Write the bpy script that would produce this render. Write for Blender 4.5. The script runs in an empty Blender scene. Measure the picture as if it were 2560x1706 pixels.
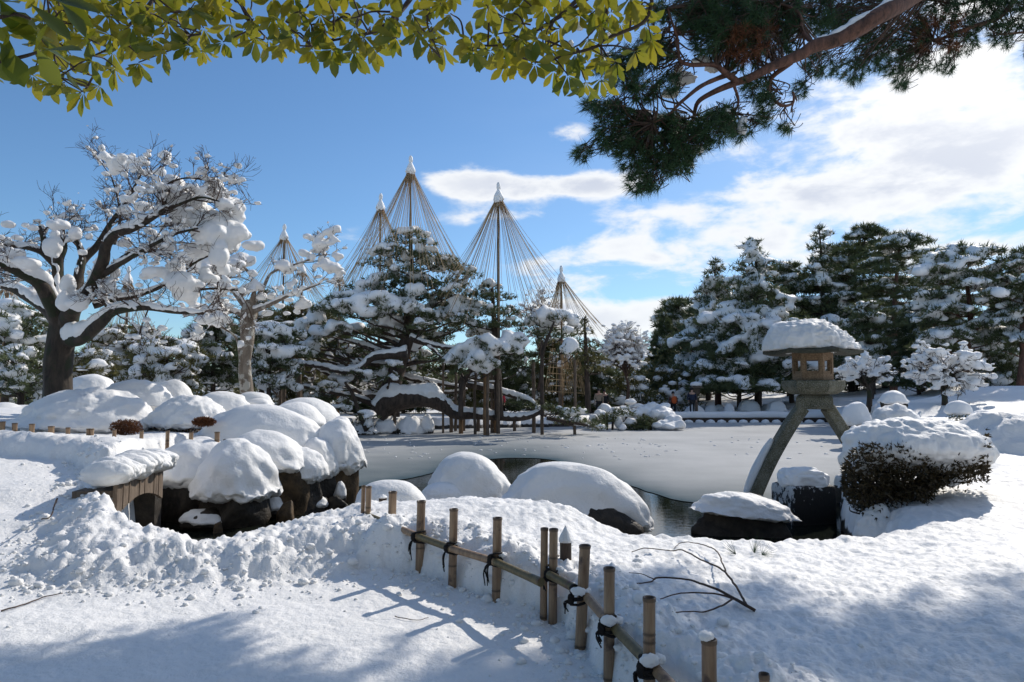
import bpy, math, random
import numpy as np
from mathutils import Vector
sc = bpy.context.scene
random.seed(7); RS = np.random.RandomState(11)
rad = math.radians

# ---------------------------------------------------------------- camera
FPX, CXP, CYP, HORY, CAMZ = 1707.0, 1280.0, 853.0, 970.0, 1.65     # the photograph's pixel frame: 2560 x 1706
PITCH = math.atan((HORY - CYP) / FPX)
cam_d = bpy.data.cameras.new('camera'); cam_d.sensor_width = 36; cam_d.lens = 24.0
cam_d.clip_start = 0.05; cam_d.clip_end = 5000
cam = bpy.data.objects.new('camera', cam_d); sc.collection.objects.link(cam)
cam.location = (0, 0, CAMZ); cam.rotation_euler = (math.pi / 2 + PITCH, 0, 0)
sc.camera = cam

# ---------------------------------------------------------------- light
SUN_AZ, SUN_EL = rad(40), rad(36)
sun_d = bpy.data.lights.new('sun', 'SUN'); sun_d.energy = 5.0; sun_d.angle = rad(0.53); sun_d.color = (1.0, .93, .83)
sun = bpy.data.objects.new('sun', sun_d); sc.collection.objects.link(sun)
SDIR = Vector((math.sin(SUN_AZ) * math.cos(SUN_EL), math.cos(SUN_AZ) * math.cos(SUN_EL), math.sin(SUN_EL)))
sun.rotation_euler = SDIR.to_track_quat('Z', 'Y').to_euler()
vs = sc.view_settings
vs.view_transform = 'Standard'; vs.look = 'None'; vs.exposure = -0.30; vs.gamma = 1; vs.use_curve_mapping = False
sc.cycles.max_bounces = 7; sc.cycles.diffuse_bounces = 4; sc.cycles.glossy_bounces = 3; sc.cycles.transmission_bounces = 4
sc.cycles.caustics_reflective = False; sc.cycles.caustics_refractive = False

def ray(px, py):
    a = (px - CXP) / FPX; b = (CYP - py) / FPX
    cp, sp = math.cos(PITCH), math.sin(PITCH)
    return Vector((a, cp - b * sp, sp + b * cp))
def P(px, py, d):                     # where the line of sight through a pixel reaches depth d
    r = ray(px, py); r = r * (d / r.y)
    return Vector((r.x, r.y, r.z + CAMZ))
def G(px, py, z):                     # where it meets level z
    r = ray(px, py); t = (z - CAMZ) / r.z
    return Vector((r.x * t, r.y * t, z))
def crop(s, ox, oy):
    return lambda x, y: (x * s + ox, y * s + oy)

class NT:                             # small node helper
    def __init__(s, tree): s.t = tree; s.n = tree.nodes; s.l = tree.links
    def new(s, typ, **kw):
        nd = s.n.new(typ)
        for k, v in kw.items(): setattr(nd, k, v)
        return nd
    def put(s, sock, v):
        if isinstance(v, bpy.types.NodeSocket): s.l.new(v, sock)
        else: sock.default_value = v
    def math(s, op, a, b=0.0, c=0.0):
        nd = s.new('ShaderNodeMath', operation=op)
        s.put(nd.inputs[0], a); s.put(nd.inputs[1], b)
        if len(nd.inputs) > 2: s.put(nd.inputs[2], c)
        return nd.outputs[0]
    def noise(s, vec, scale, detail=3, rough=.5, dist=0.0):
        nd = s.new('ShaderNodeTexNoise')
        if vec is not None: s.put(nd.inputs['Vector'], vec)
        nd.inputs['Scale'].default_value = scale; nd.inputs['Detail'].default_value = detail
        nd.inputs['Roughness'].default_value = rough; nd.inputs['Distortion'].default_value = dist
        return nd.outputs[0]
    def ramp(s, fac, stops, interp='LINEAR'):
        nd = s.new('ShaderNodeValToRGB'); cr = nd.color_ramp; cr.interpolation = interp
        while len(cr.elements) < len(stops): cr.elements.new(.5)
        for e, (p, c) in zip(cr.elements, stops):
            e.position = p; e.color = (*c, 1) if len(c) == 3 else c
        s.put(nd.inputs[0], fac); return nd.outputs[0]
    def mix(s, f, a, b, typ='RGBA', blend='MIX'):
        nd = s.new('ShaderNodeMix', data_type=typ)
        if typ == 'RGBA': nd.blend_type = blend; i, j, o = 6, 7, 2
        else: i, j, o = 2, 3, 0
        s.put(nd.inputs[0], f); s.put(nd.inputs[i], a if not isinstance(a, tuple) or len(a) == 4 else (*a, 1))
        s.put(nd.inputs[j], b if not isinstance(b, tuple) or len(b) == 4 else (*b, 1)); return nd.outputs[o]
    def step(s, x, lo, hi):
        nd = s.new('ShaderNodeMapRange', interpolation_type='SMOOTHSTEP')
        s.put(nd.inputs[0], x); s.put(nd.inputs[1], lo); s.put(nd.inputs[2], hi)
        return nd.outputs[0]
    def bump(s, h, strength, dist, prev=None):
        nd = s.new('ShaderNodeBump'); nd.inputs['Strength'].default_value = strength; nd.inputs['Distance'].default_value = dist
        s.l.new(h, nd.inputs['Height'])
        if prev is not None: s.l.new(prev, nd.inputs['Normal'])
        return nd.outputs[0]

# ---------------------------------------------------------------- sky: Nishita with clouds that thicken towards the sun
world = bpy.data.worlds.new('World'); sc.world = world; world.use_nodes = True
w = NT(world.node_tree); w.n.clear()
sky = w.new('ShaderNodeTexSky', sky_type='NISHITA'); sky.sun_disc = False
sky.sun_elevation = SUN_EL; sky.sun_rotation = SUN_AZ; sky.air_density = 1.0; sky.dust_density = .15; sky.ozone_density = 3.0
tc = w.new('ShaderNodeTexCoord'); sp = w.new('ShaderNodeSeparateXYZ'); w.l.new(tc.outputs['Generated'], sp.inputs[0])
X, Y, Z = sp.outputs
az = w.math('ARCTAN2', X, Y)
el = w.math('ARCSINE', w.math('MINIMUM', w.math('MAXIMUM', Z, -1.0), 1.0))
dn = w.math('ADD', w.math('ABSOLUTE', Z), .16)
cv = w.new('ShaderNodeCombineXYZ')
w.l.new(w.math('DIVIDE', X, dn), cv.inputs[0]); w.l.new(w.math('DIVIDE', Y, dn), cv.inputs[1])
ev = w.new('ShaderNodeCombineXYZ')
w.l.new(w.math('MULTIPLY', az, 1.0), ev.inputs[0]); w.l.new(w.math('MULTIPLY', el, 2.3), ev.inputs[1]); ev.inputs[2].default_value = 3.7
n1 = w.noise(ev.outputs[0], 8.5, 9, .58, .15)
n2 = w.noise(ev.outputs[0], 2.1, 4, .5, .3)
n3 = w.noise(ev.outputs[0], 14.0, 7, .6, .1)
dens = None
def blob_cloud(px, py, rx, ry, wgt):
    global dens
    r = ray(px, py).normalized(); a0 = math.atan2(r.x, r.y); e0 = math.asin(r.z)
    k = 1.0 / FPX
    da = w.math('MULTIPLY', w.math('SUBTRACT', az, a0), 1 / (rx * k)); de = w.math('MULTIPLY', w.math('SUBTRACT', el, e0), 1 / (ry * k))
    d2 = w.math('ADD', w.math('MULTIPLY', da, da), w.math('MULTIPLY', de, de))
    g = w.math('MULTIPLY', w.math('EXPONENT', w.math('MULTIPLY', d2, -1.0)), wgt)
    dens = g if dens is None else w.math('ADD', dens, g)
for b in [(1180, 455, 120, 40, .75), (1340, 470, 200, 26, .6), (1480, 460, 110, 34, .55), (1260, 545, 150, 26, .55), (1415, 335, 60, 26, .55),
          (1620, 620, 330, 50, .55), (1450, 650, 200, 30, .4), (1560, 700, 230, 26, .45), (1420, 770, 130, 60, .75), (1600, 800, 170, 44, .8), (1750, 790, 200, 50, .6),
          (2000, 500, 420, 50, .5), (2450, 500, 420, 200, .45), (2650, 200, 560, 260, .62), (2150, 350, 330, 70, .35), (2350, 620, 400, 40, .3),
          (760, 545, 60, 14, .38), (890, 560, 50, 26, .34), (860, 600, 60, 12, .36), (1080, 455, 40, 16, .3)]:
    blob_cloud(*b)
far_side = w.math('MULTIPLY', w.step(az, .55, 1.3), .35)       # more cloud beyond the right edge of the view
dens = w.math('MINIMUM', w.math('ADD', dens, far_side), 1.15)
field = w.math('ADD', dens, w.math('MULTIPLY', w.math('MULTIPLY', w.math('SUBTRACT', n1, .5), 3.1), w.math('MINIMUM', w.math('ADD', w.math('MULTIPLY', dens, 2.4), .12), 1.0)))
cover = w.step(field, .22, .85)
cover = w.math('MULTIPLY', cover, w.step(Z, -.02, .03))
veil = w.math('MULTIPLY', w.step(az, -.45, .75), .34)
veil = w.math('MULTIPLY', veil, w.step(n2, .2, .75))
core = w.step(w.math('ADD', field, w.math('MULTIPLY', w.math('SUBTRACT', n3, .5), .8)), .75, 1.5)
sdv = w.new('ShaderNodeVectorMath', operation='DOT_PRODUCT'); w.l.new(tc.outputs['Generated'], sdv.inputs[0]); sdv.inputs[1].default_value = SDIR
glow = w.math('POWER', w.math('MAXIMUM', sdv.outputs['Value'], 0.0), 30.0)
CB = 14.6
ccol = w.mix(w.math('MULTIPLY', core, w.step(n2, .42, .62)), (CB * .98, CB * .99, CB * 1.0), (CB * .66, CB * .70, CB * .80))
ccol = w.mix(glow, ccol, (CB * 1.5, CB * 1.47, CB * 1.42))
tint_ = w.mix(1.0, sky.outputs[0], (1.28, 1.62, 1.86), blend='MULTIPLY')
skyc = w.mix(veil, tint_, (CB * .62, CB * .74, CB * .95))
skyc = w.mix(w.math('MULTIPLY', cover, .93), skyc, ccol)
bg = w.new('ShaderNodeBackground'); w.l.new(skyc, bg.inputs[0]); bg.inputs[1].default_value = .085
wo = w.new('ShaderNodeOutputWorld'); w.l.new(bg.outputs[0], wo.inputs[0])

# ---------------------------------------------------------------- noise in numpy
_perm = np.random.RandomState(3).permutation(4096)
_val = np.random.RandomState(4).rand(4096) * 2 - 1
def vnoise(p):
    p = np.asarray(p, float); i = np.floor(p).astype(np.int64); f = p - i; f = f * f * f * (f * (f * 6 - 15) + 10)
    out = 0
    for dx in (0, 1):
        for dy in (0, 1):
            for dz in (0, 1):
                h = _perm[(_perm[(_perm[(i[..., 0] + dx) & 4095] + i[..., 1] + dy) & 4095] + i[..., 2] + dz) & 4095]
                wgt = (f[..., 0] if dx else 1 - f[..., 0]) * (f[..., 1] if dy else 1 - f[..., 1]) * (f[..., 2] if dz else 1 - f[..., 2])
                out = out + wgt * _val[h]
    return out
def fbm(p, scale=1.0, octv=4, gain=.5, billow=False):
    p = np.asarray(p, float) * scale; a = 1.0; s = 0; tot = 0
    for k in range(octv):
        n = vnoise(p + 17.3 * k)
        if billow: n = 2.6 * np.abs(n) - .8
        s = s + a * n; tot += a; a *= gain; p = p * 2.03
    return s / tot
def sstep(x, a, b):
    t = np.clip((x - a) / (b - a), 0, 1); return t * t * (3 - 2 * t)

# ---------------------------------------------------------------- mesh helpers
class MA:
    def __init__(s): s.v = []; s.f3 = []; s.f4 = []; s.n = 0; s.t = []; s.has_t = False
    def add(s, v, f, tint=None):
        v = np.asarray(v, float).reshape(-1, 3); f = np.asarray(f, np.int64)
        (s.f3 if f.shape[1] == 3 else s.f4).append(f + s.n)
        s.v.append(v); s.n += len(v)
        if tint is None: tint = np.zeros(len(v))
        else: s.has_t = True
        s.t.append(np.broadcast_to(np.asarray(tint, float), (len(v),)))
        return s
    def mesh(s, name, mat, smooth=True):
        me = bpy.data.meshes.new(name)
        if s.n == 0: return me
        v = np.concatenate(s.v)
        f3 = np.concatenate(s.f3) if s.f3 else np.zeros((0, 3), np.int64)
        f4 = np.concatenate(s.f4) if s.f4 else np.zeros((0, 4), np.int64)
        me.vertices.add(len(v)); me.vertices.foreach_set('co', v.astype(np.float32).ravel())
        nl = f3.size + f4.size; me.loops.add(nl)
        me.loops.foreach_set('vertex_index', np.concatenate([f3.ravel(), f4.ravel()]).astype(np.int32))
        st = np.concatenate([np.arange(len(f3)) * 3, f3.size + np.arange(len(f4)) * 4]).astype(np.int32)
        me.polygons.add(len(st)); me.polygons.foreach_set('loop_start', st)
        me.polygons.foreach_set('use_smooth', np.full(len(st), smooth))
        if s.has_t:
            at = me.attributes.new('tint', 'FLOAT', 'POINT'); at.data.foreach_set('value', np.concatenate(s.t).astype(np.float32))
        me.update(calc_edges=True); me.validate()
        if mat: me.materials.append(mat)
        return me
    def build(s, name, mat, parent=None, smooth=True, kind=None):
        o = bpy.data.objects.new(name, s.mesh(name, mat, smooth)); sc.collection.objects.link(o)
        if parent is not None:
            o.parent = parent; o.matrix_parent_inverse = Matrix_inv(parent)
        if kind: o['kind'] = kind
        return o
def Matrix_inv(p):
    from mathutils import Matrix
    return (Matrix.Translation(p.location) @ p.rotation_euler.to_matrix().to_4x4()).inverted()
def tag(o, label, cat, group=None, kind=None):
    if kind: o['kind'] = kind
    if label: o['label'] = label
    if cat: o['category'] = cat
    if group: o['group'] = group
    return o
def thing(name, label, cat, loc, group=None):
    o = bpy.data.objects.new(name, None); sc.collection.objects.link(o); o.location = loc; o.empty_display_size = .1
    return tag(o, label, cat, group)
_ico = {}
def ico(sub):
    if sub not in _ico:
        import bmesh
        bm = bmesh.new(); bmesh.ops.create_icosphere(bm, subdivisions=sub, radius=1.0)
        bm.verts.ensure_lookup_table()
        _ico[sub] = (np.array([v.co[:] for v in bm.verts]), np.array([[v.index for v in f.verts] for f in bm.faces])); bm.free()
    return _ico[sub]
def smooth_path(pts, rads, n=5):
    pts = np.array([list(p) for p in pts], float); rads = np.array(rads, float)
    if len(pts) < 3: 
        t = np.linspace(0, 1, max(2, n)); return pts[0] + (pts[-1] - pts[0]) * t[:, None], rads[0] + (rads[-1] - rads[0]) * t
    ext = np.vstack([2 * pts[0] - pts[1], pts, 2 * pts[-1] - pts[-2]])
    op, orr = [], []
    for i in range(len(pts) - 1):
        p0, p1, p2, p3 = ext[i:i + 4]
        for t in np.linspace(0, 1, n, endpoint=False):
            op.append(.5 * (2 * p1 + (p2 - p0) * t + (2 * p0 - 5 * p1 + 4 * p2 - p3) * t * t + (3 * p1 - p0 - 3 * p2 + p3) * t ** 3))
            orr.append(rads[i] + (rads[i + 1] - rads[i]) * t)
    op.append(pts[-1]); orr.append(rads[-1])
    return np.array(op), np.array(orr)
def tube(acc, pts, rads, k=6, tint=None, cap=True, wob=0.0, seed=0):
    pts = np.asarray(pts, float); n = len(pts); rads = np.broadcast_to(np.asarray(rads, float), (n,))
    tg = np.gradient(pts, axis=0); tg /= np.linalg.norm(tg, axis=1)[:, None] + 1e-9
    up = np.array([.13, .21, .97]) if abs(tg[0][2]) < .9 else np.array([.95, .2, .1])
    A = np.cross(tg, up); A /= np.linalg.norm(A, axis=1)[:, None] + 1e-9
    B = np.cross(tg, A)
    th = np.linspace(0, 2 * math.pi, k, endpoint=False)
    ring = A[:, None, :] * np.cos(th)[None, :, None] + B[:, None, :] * np.sin(th)[None, :, None]
    r = rads[:, None, None]
    if wob: r = r * (1 + wob * vnoise(ring * 2.0 + pts[:, None, :] * (1.2 / max(rads.max(), .01)) * .35 + seed))[..., None]
    v = (pts[:, None, :] + ring * r).reshape(-1, 3)
    i = np.arange(n - 1)[:, None] * k; j = np.arange(k)[None, :]; j2 = (j + 1) % k
    f = np.stack([i + j, i + j2, i + k + j2, i + k + j], -1).reshape(-1, 4)
    acc.add(v, f, tint)
    if cap:
        for e, o in ((0, 1), (n - 1, 0)):
            c = acc.n; idx = np.arange(k)
            vv = np.vstack([v[e * k:(e + 1) * k], pts[e]]); 
            ff = np.stack([idx, (idx + 1) % k, np.full(k, k)], -1)
            acc.add(vv, ff if not o else ff[:, ::-1], tint if np.isscalar(tint) or tint is None else None)
def box(acc, c, s, rz=0.0, tint=None, taper=0.0):
    sx, sy, sz = s[0] / 2, s[1] / 2, s[2] / 2
    v = np.array([[x * sx * (1 - taper * (z > 0)), y * sy * (1 - taper * (z > 0)), z * sz] for z in (-1, 1) for y in (-1, 1) for x in (-1, 1)])
    cr, sr = math.cos(rz), math.sin(rz); v = v @ np.array([[cr, sr, 0], [-sr, cr, 0], [0, 0, 1]]) + np.array(c)
    acc.add(v, [[0, 1, 3, 2], [4, 6, 7, 5], [0, 4, 5, 1], [2, 3, 7, 6], [0, 2, 6, 4], [1, 5, 7, 3]], tint)
def blob(acc, c, r, sub=3, amp=.12, fr=1.6, seed=0, low=None, power=1.0, tint=None, billow=False):
    """rounded lump of snow; low = squash factor of its underside"""
    d, f = ico(sub); r = np.array(r, float)
    v = d.copy()
    if power != 1.0: v = np.sign(v) * np.abs(v) ** power; 
    if low is not None: v[:, 2] = np.where(v[:, 2] < 0, v[:, 2] * low, v[:, 2])
    n = fbm(d * fr + seed * 7.77 + 50, 1.0, 3, billow=billow)
    v = v * (1 + amp * n)[:, None]
    acc.add(v * r + np.array(list(c)), f, tint)
def rock(acc, c, r, seed=0, sub=4, planes=14, rough=.05):
    rs = np.random.RandomState(seed + 100); d, f = ico(sub)
    n = rs.randn(planes, 3); n /= np.linalg.norm(n, axis=1)[:, None]; off = rs.uniform(.72, 1.0, planes)
    dots = d @ n.T; rr = np.where(dots > .05, off / np.maximum(dots, .05), 9).min(axis=1); rr = np.minimum(rr, 1.25)
    rr = rr * (1 + rough * fbm(d * 4 + seed, 1, 4) + rough * .6 * fbm(d * 14 + seed, 1, 3))
    acc.add(d * rr[:, None] * np.array(r) + np.array(list(c)), f)
def blades(acc, C, D, n, length, width, spread, rs, tint=None, lenvar=.3, droop=0.0):
    """n needle blades fanned round direction D at each centre C"""
    C = np.repeat(np.asarray(C, float), n, axis=0); D = np.repeat(np.asarray(D, float), n, axis=0)
    m = len(C); d = D + spread * rs.randn(m, 3); d /= np.linalg.norm(d, axis=1)[:, None] + 1e-9
    L = length * (1 + lenvar * (rs.rand(m) * 2 - 1)); L = L[:, None]
    s = np.cross(d, rs.randn(m, 3)); s /= np.linalg.norm(s, axis=1)[:, None] + 1e-9; s *= width / 2
    tip = C + d * L; tip[:, 2] -= droop * L[:, 0]
    v = np.stack([C - s, C + s, tip], 1).reshape(-1, 3)
    tn = None if tint is None else np.repeat(np.repeat(tint, n), 3)
    acc.add(v, np.arange(3 * m).reshape(-1, 3), tn)

def merged(acc, name, mat, parent, voxel, seed=0, amp=.35, kind='stuff'):
    """runs overlapping lumps of snow together into one skin, then roughens it"""
    if acc.n == 0: return None
    me = acc.mesh('tmp', None); ob = bpy.data.objects.new('tmp', me); sc.collection.objects.link(ob)
    md = ob.modifiers.new('r', 'REMESH'); md.mode = 'VOXEL'; md.voxel_size = voxel; md.use_smooth_shade = True
    ev = ob.evaluated_get(bpy.context.evaluated_depsgraph_get()); em = ev.to_mesh(); n = len(em.vertices)
    co = np.empty(n * 3, np.float32); em.vertices.foreach_get('co', co); co = co.reshape(-1, 3).astype(float)
    no = np.empty(n * 3, np.float32); em.vertices.foreach_get('normal', no); no = no.reshape(-1, 3)
    fs = np.empty(len(em.loops), np.int32); em.loops.foreach_get('vertex_index', fs); quads = len(em.loops) == 4 * len(em.polygons)
    if quads: F_ = fs.reshape(-1, 4)
    else:
        em.calc_loop_triangles(); F_ = np.empty(len(em.loop_triangles) * 3, np.int32); em.loop_triangles.foreach_get('vertices', F_); F_ = F_.reshape(-1, 3)
    F_ = F_.copy(); ev.to_mesh_clear(); bpy.data.objects.remove(ob); bpy.data.meshes.remove(me)
    v4 = 1 / (voxel * 7); a_ = amp * voxel * 2
    co += no * (a_ * fbm(co * v4 + seed, 1, 2, .6, billow=True) + a_ * .35 * fbm(co * v4 * 3 + seed, 1, 2))[:, None]
    out = MA(); out.add(co, F_); return out.build(name, mat, parent, kind=kind)

# ---------------------------------------------------------------- materials
MATS = {}
def mat(name, fn, **kw):
    m = bpy.data.materials.new(name); m.use_nodes = True; t = NT(m.node_tree)
    b = m.node_tree.nodes['Principled BSDF']; fn(t, b, **kw); MATS[name] = m; return m
def pos(t): return t.new('ShaderNodeNewGeometry').outputs['Position']
def attr(t, n='tint'):
    a = t.new('ShaderNodeAttribute'); a.attribute_name = n; return a.outputs['Fac']
def m_snow(t, b, fine=1.0, coarse=0.0, dirt=False):
    p = pos(t)
    col = t.ramp(t.noise(p, 1.3, 4), [(.3, (.79, .785, .77)), (.7, (.865, .855, .84))])
    bm = t.bump(t.noise(p, 95, 3, .65), .32 * fine, .012)
    bm = t.bump(t.noise(p, 22, 4, .6), .30 * fine, .035, bm)
    bm = t.bump(t.noise(p, 7, 4, .62), .30, .07, bm)
    if coarse: bm = t.bump(t.noise(p, 5, 4, .6), .4 * coarse, .12, bm)
    if dirt:
        s = t.new('ShaderNodeSeparateXYZ'); t.l.new(p, s.inputs[0])
        edge = t.math('ADD', s.outputs[2], t.math('MULTIPLY', t.math('SUBTRACT', t.noise(p, 6, 5, .6), .5), .22))
        wet = t.math('SUBTRACT', 1.0, t.step(edge, -.30, -.24))
        col = t.mix(wet, col, t.ramp(t.noise(p, 9, 5), [(.3, (.010, .009, .008)), (.7, (.045, .036, .026))]))
        spk = t.math('MULTIPLY', t.step(t.noise(p, 34, 2, .5), .735, .76), t.step(t.noise(p, 1.1, 2), .5, .6))
        col = t.mix(t.math('MULTIPLY', spk, .55), col, (.22, .17, .12))
    t.put(b.inputs['Base Color'], col); t.l.new(bm, b.inputs['Normal'])
    b.inputs['Roughness'].default_value = .62; b.inputs['Specular IOR Level'].default_value = .35
    b.inputs['Subsurface Weight'].default_value = .0
SNOW = mat('snow', m_snow)
SNOWG = mat('snow_ground', m_snow, dirt=True)
SNOWF = mat('snow_far', m_snow, fine=.5, coarse=.6)
def m_bark(t, b, c1, c2, sc1=9, moss=None, patch=None):
    p = pos(t); mp = t.new('ShaderNodeMapping'); t.l.new(p, mp.inputs[0]); mp.inputs['Scale'].default_value = (1, 1, .28)
    n = t.noise(mp.outputs[0], sc1, 6, .65, .4); col = t.ramp(n, [(.3, c1), (.68, c2)])
    if moss: col = t.mix(t.step(t.noise(p, 3.2, 5, .6), .5, .6), col, moss)
    if patch: col = t.mix(t.step(t.noise(p, 5.2, 4, .6), .52, .58), col, patch)
    t.put(b.inputs['Base Color'], col); b.inputs['Roughness'].default_value = .85
    t.l.new(t.bump(n, .9, .03), b.inputs['Normal'])
BARK = mat('maple_bark', m_bark, c1=(.012, .009, .006), c2=(.062, .044, .030), moss=(.022, .026, .010))
BARKP = mat('pale_bark', m_bark, c1=(.09, .065, .045), c2=(.24, .20, .16), patch=(.36, .34, .30))
BARKD = mat('pine_bark', m_bark, c1=(.016, .011, .008), c2=(.085, .058, .042))
BARKR = mat('red_pine_bark', m_bark, c1=(.035, .018, .012), c2=(.17, .08, .052), sc1=14)
TWIG = mat('twig', m_bark, c1=(.035, .018, .012), c2=(.10, .06, .04), sc1=20)
def m_leaf(t, b, c1, c2, sc1=1.5, trans=.25, rough=.5):
    p = pos(t); f = t.math('ADD', t.noise(p, sc1, 4, .6), t.math('MULTIPLY', attr(t), .4))
    col = t.ramp(f, [(.28, c1), (.75, c2)])
    t.put(b.inputs['Base Color'], col); b.inputs['Roughness'].default_value = rough; b.inputs['Specular IOR Level'].default_value = .4
    if trans:
        tr = t.new('ShaderNodeBsdfTranslucent'); t.l.new(col, tr.inputs[0]); mx = t.new('ShaderNodeMixShader'); mx.inputs[0].default_value = trans
        out = t.n['Material Output']; t.l.new(b.outputs[0], mx.inputs[1]); t.l.new(tr.outputs[0], mx.inputs[2]); t.l.new(mx.outputs[0], out.inputs[0])
NEEDLE = mat('pine_needles', m_leaf, c1=(.028, .050, .024), c2=(.105, .125, .052))
NEEDLEW = mat('pine_needles_warm', m_leaf, c1=(.035, .05, .016), c2=(.13, .12, .04))
NEEDLEN = mat('near_needles', m_leaf, c1=(.014, .045, .022), c2=(.045, .095, .035), sc1=2.5, trans=.3)
DRYN = mat('dry_needles', m_leaf, c1=(.09, .035, .018), c2=(.22, .09, .04), sc1=3, trans=.3)
REDLEAF = mat('azalea_leaves', m_leaf, c1=(.05, .022, .012), c2=(.17, .07, .03), sc1=3)
SHRUBLEAF = mat('shrub_leaves', m_leaf, c1=(.010, .014, .006), c2=(.062, .044, .018), sc1=5)
def m_plain(t, b, c1, c2, sc1=8, rough=.8, bs=.4, bd=.01, spec=.3):
    p = pos(t); n = t.noise(p, sc1, 6, .65); t.put(b.inputs['Base Color'], t.ramp(n, [(.3, c1), (.7, c2)]))
    b.inputs['Roughness'].default_value = rough; b.inputs['Specular IOR Level'].default_value = spec; t.l.new(t.bump(n, bs, bd), b.inputs['Normal'])
def m_granite(t, b):
    p = pos(t); base = t.ramp(t.noise(p, 4, 5, .65), [(.32, (.055, .055, .028)), (.55, (.13, .12, .075)), (.72, (.21, .20, .155))]); sp_n = t.noise(p, 75, 3, .7)
    col = t.mix(t.step(sp_n, .50, .60), base, (.27, .26, .22)); col = t.mix(t.step(t.noise(p, 60, 3, .7), .56, .62), col, (.02, .02, .014)); t.put(b.inputs['Base Color'], col); b.inputs['Roughness'].default_value = .9
    t.l.new(t.bump(sp_n, .6, .01, t.bump(t.noise(p, 9, 5), .5, .02)), b.inputs['Normal'])
STONE = mat('lantern_stone', m_granite)
STONEB = mat('lantern_box_stone', m_plain, c1=(.11, .068, .038), c2=(.34, .235, .145), sc1=34, bs=.8)
STONED = mat('lantern_roof_stone', m_plain, c1=(.03, .03, .02), c2=(.09, .085, .06), sc1=22, bs=.8)
ROCK = mat('wet_rock', m_plain, c1=(.008, .007, .006), c2=(.05, .040, .030), sc1=7, rough=.55, bs=.9, bd=.05)
ROCKB = mat('brown_rock', m_plain, c1=(.02, .014, .008), c2=(.13, .085, .045), sc1=6, rough=.7, bs=.9, bd=.05)
def m_frost(t, b):
    p = pos(t); m_ = t.new('ShaderNodeMapping'); t.l.new(p, m_.inputs[0]); m_.inputs['Scale'].default_value = (1, 1, .6)
    s = t.new('ShaderNodeSeparateXYZ'); t.l.new(p, s.inputs[0]); g = t.new('ShaderNodeNewGeometry'); sn = t.new('ShaderNodeSeparateXYZ'); t.l.new(g.outputs['True Normal'], sn.inputs[0])
    f = t.math('ADD', t.math('ADD', t.math('MULTIPLY', t.noise(m_.outputs[0], 15, 5, .75), 1.9), t.math('MULTIPLY', s.outputs[2], .8)), t.math('MULTIPLY', sn.outputs[0], -.25))
    col = t.mix(t.step(f, 1.10, 1.16), (.012, .010, .008), (.55, .55, .54)); t.put(b.inputs['Base Color'], col); b.inputs['Roughness'].default_value = .7
    t.l.new(t.bump(f, .6, .03), b.inputs['Normal'])
FROST = mat('frosted_block_stone', m_frost)
def m_bamboo(t, b, c1, c2, dark):
    p = pos(t); mp = t.new('ShaderNodeMapping'); t.l.new(p, mp.inputs[0]); mp.inputs['Scale'].default_value = (1, 1, .12)
    col = t.ramp(t.noise(mp.outputs[0], 30, 4, .6), [(.3, c1), (.7, c2)])
    col = t.mix(t.step(t.noise(p, 6, 4, .6), .56, .68), col, dark)
    col = t.mix(attr(t), col, (.05, .028, .014)); t.put(b.inputs['Base Color'], col); b.inputs['Roughness'].default_value = .5
BAMBOO = mat('bamboo', m_bamboo, c1=(.17, .10, .055), c2=(.36, .245, .145), dark=(.085, .05, .032))
BAMBOOG = mat('green_bamboo', m_bamboo, c1=(.085, .070, .025), c2=(.19, .14, .06), dark=(.10, .045, .035))
ROPE = mat('straw_rope', m_plain, c1=(.28, .19, .10), c2=(.52, .38, .22), sc1=5, bs=.1)
STRAW = mat('straw_cap', m_plain, c1=(.13, .06, .03), c2=(.34, .17, .08), sc1=18)
TIE = mat('black_rope', m_plain, c1=(.006, .005, .005), c2=(.022, .018, .016), sc1=60, bs=.8)
POLE = mat('prop_wood', m_bark, c1=(.045, .030, .020), c2=(.17, .125, .09), sc1=12)
POLEB = mat('brown_prop_wood', m_bark, c1=(.11, .055, .025), c2=(.27, .16, .08), sc1=12)
PLANK = mat('bridge_plank', m_bark, c1=(.08, .055, .038), c2=(.22, .165, .12), sc1=10)
def m_water(t, b):
    p = pos(t); mp = t.new('ShaderNodeMapping'); t.l.new(p, mp.inputs[0]); mp.inputs['Scale'].default_value = (.55, 1.6, 1)
    b.inputs['Base Color'].default_value = (.010, .012, .009, 1); b.inputs['Roughness'].default_value = .015; b.inputs['IOR'].default_value = 1.33; b.inputs['Specular IOR Level'].default_value = .35
    bm = t.bump(t.noise(mp.outputs[0], 5, 3, .55, .6), .02, .05); bm = t.bump(t.noise(mp.outputs[0], 13, 3, .55), .06, .012, bm); t.l.new(bm, b.inputs['Normal'])
WATER = mat('water', m_water)
def m_ice(t, b):
    p = pos(t); thin = attr(t)
    c = t.ramp(t.noise(p, .35, 5, .6), [(.3, (.40, .405, .40)), (.7, (.53, .53, .52))])
    c = t.mix(t.math('MULTIPLY', t.step(t.noise(p, 120, 2, .6), .5, .7), .25), c, (.68, .68, .67))
    c = t.mix(t.math('MINIMUM', t.math('ADD', thin, t.math('MULTIPLY', t.math('MULTIPLY', t.math('SUBTRACT', t.noise(p, .8, 4), .5), .5), thin)), 1.0), c, (.06, .095, .115))
    t.put(b.inputs['Base Color'], c); b.inputs['Roughness'].default_value = .6; b.inputs['Specular IOR Level'].default_value = .03
    bm = t.bump(t.noise(p, 240, 2, .7), .55, .005); bm = t.bump(t.noise(p, 3, 4, .6), .05, .03, bm); t.l.new(bm, b.inputs['Normal'])
ICE = mat('pond_ice', m_ice)
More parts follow.
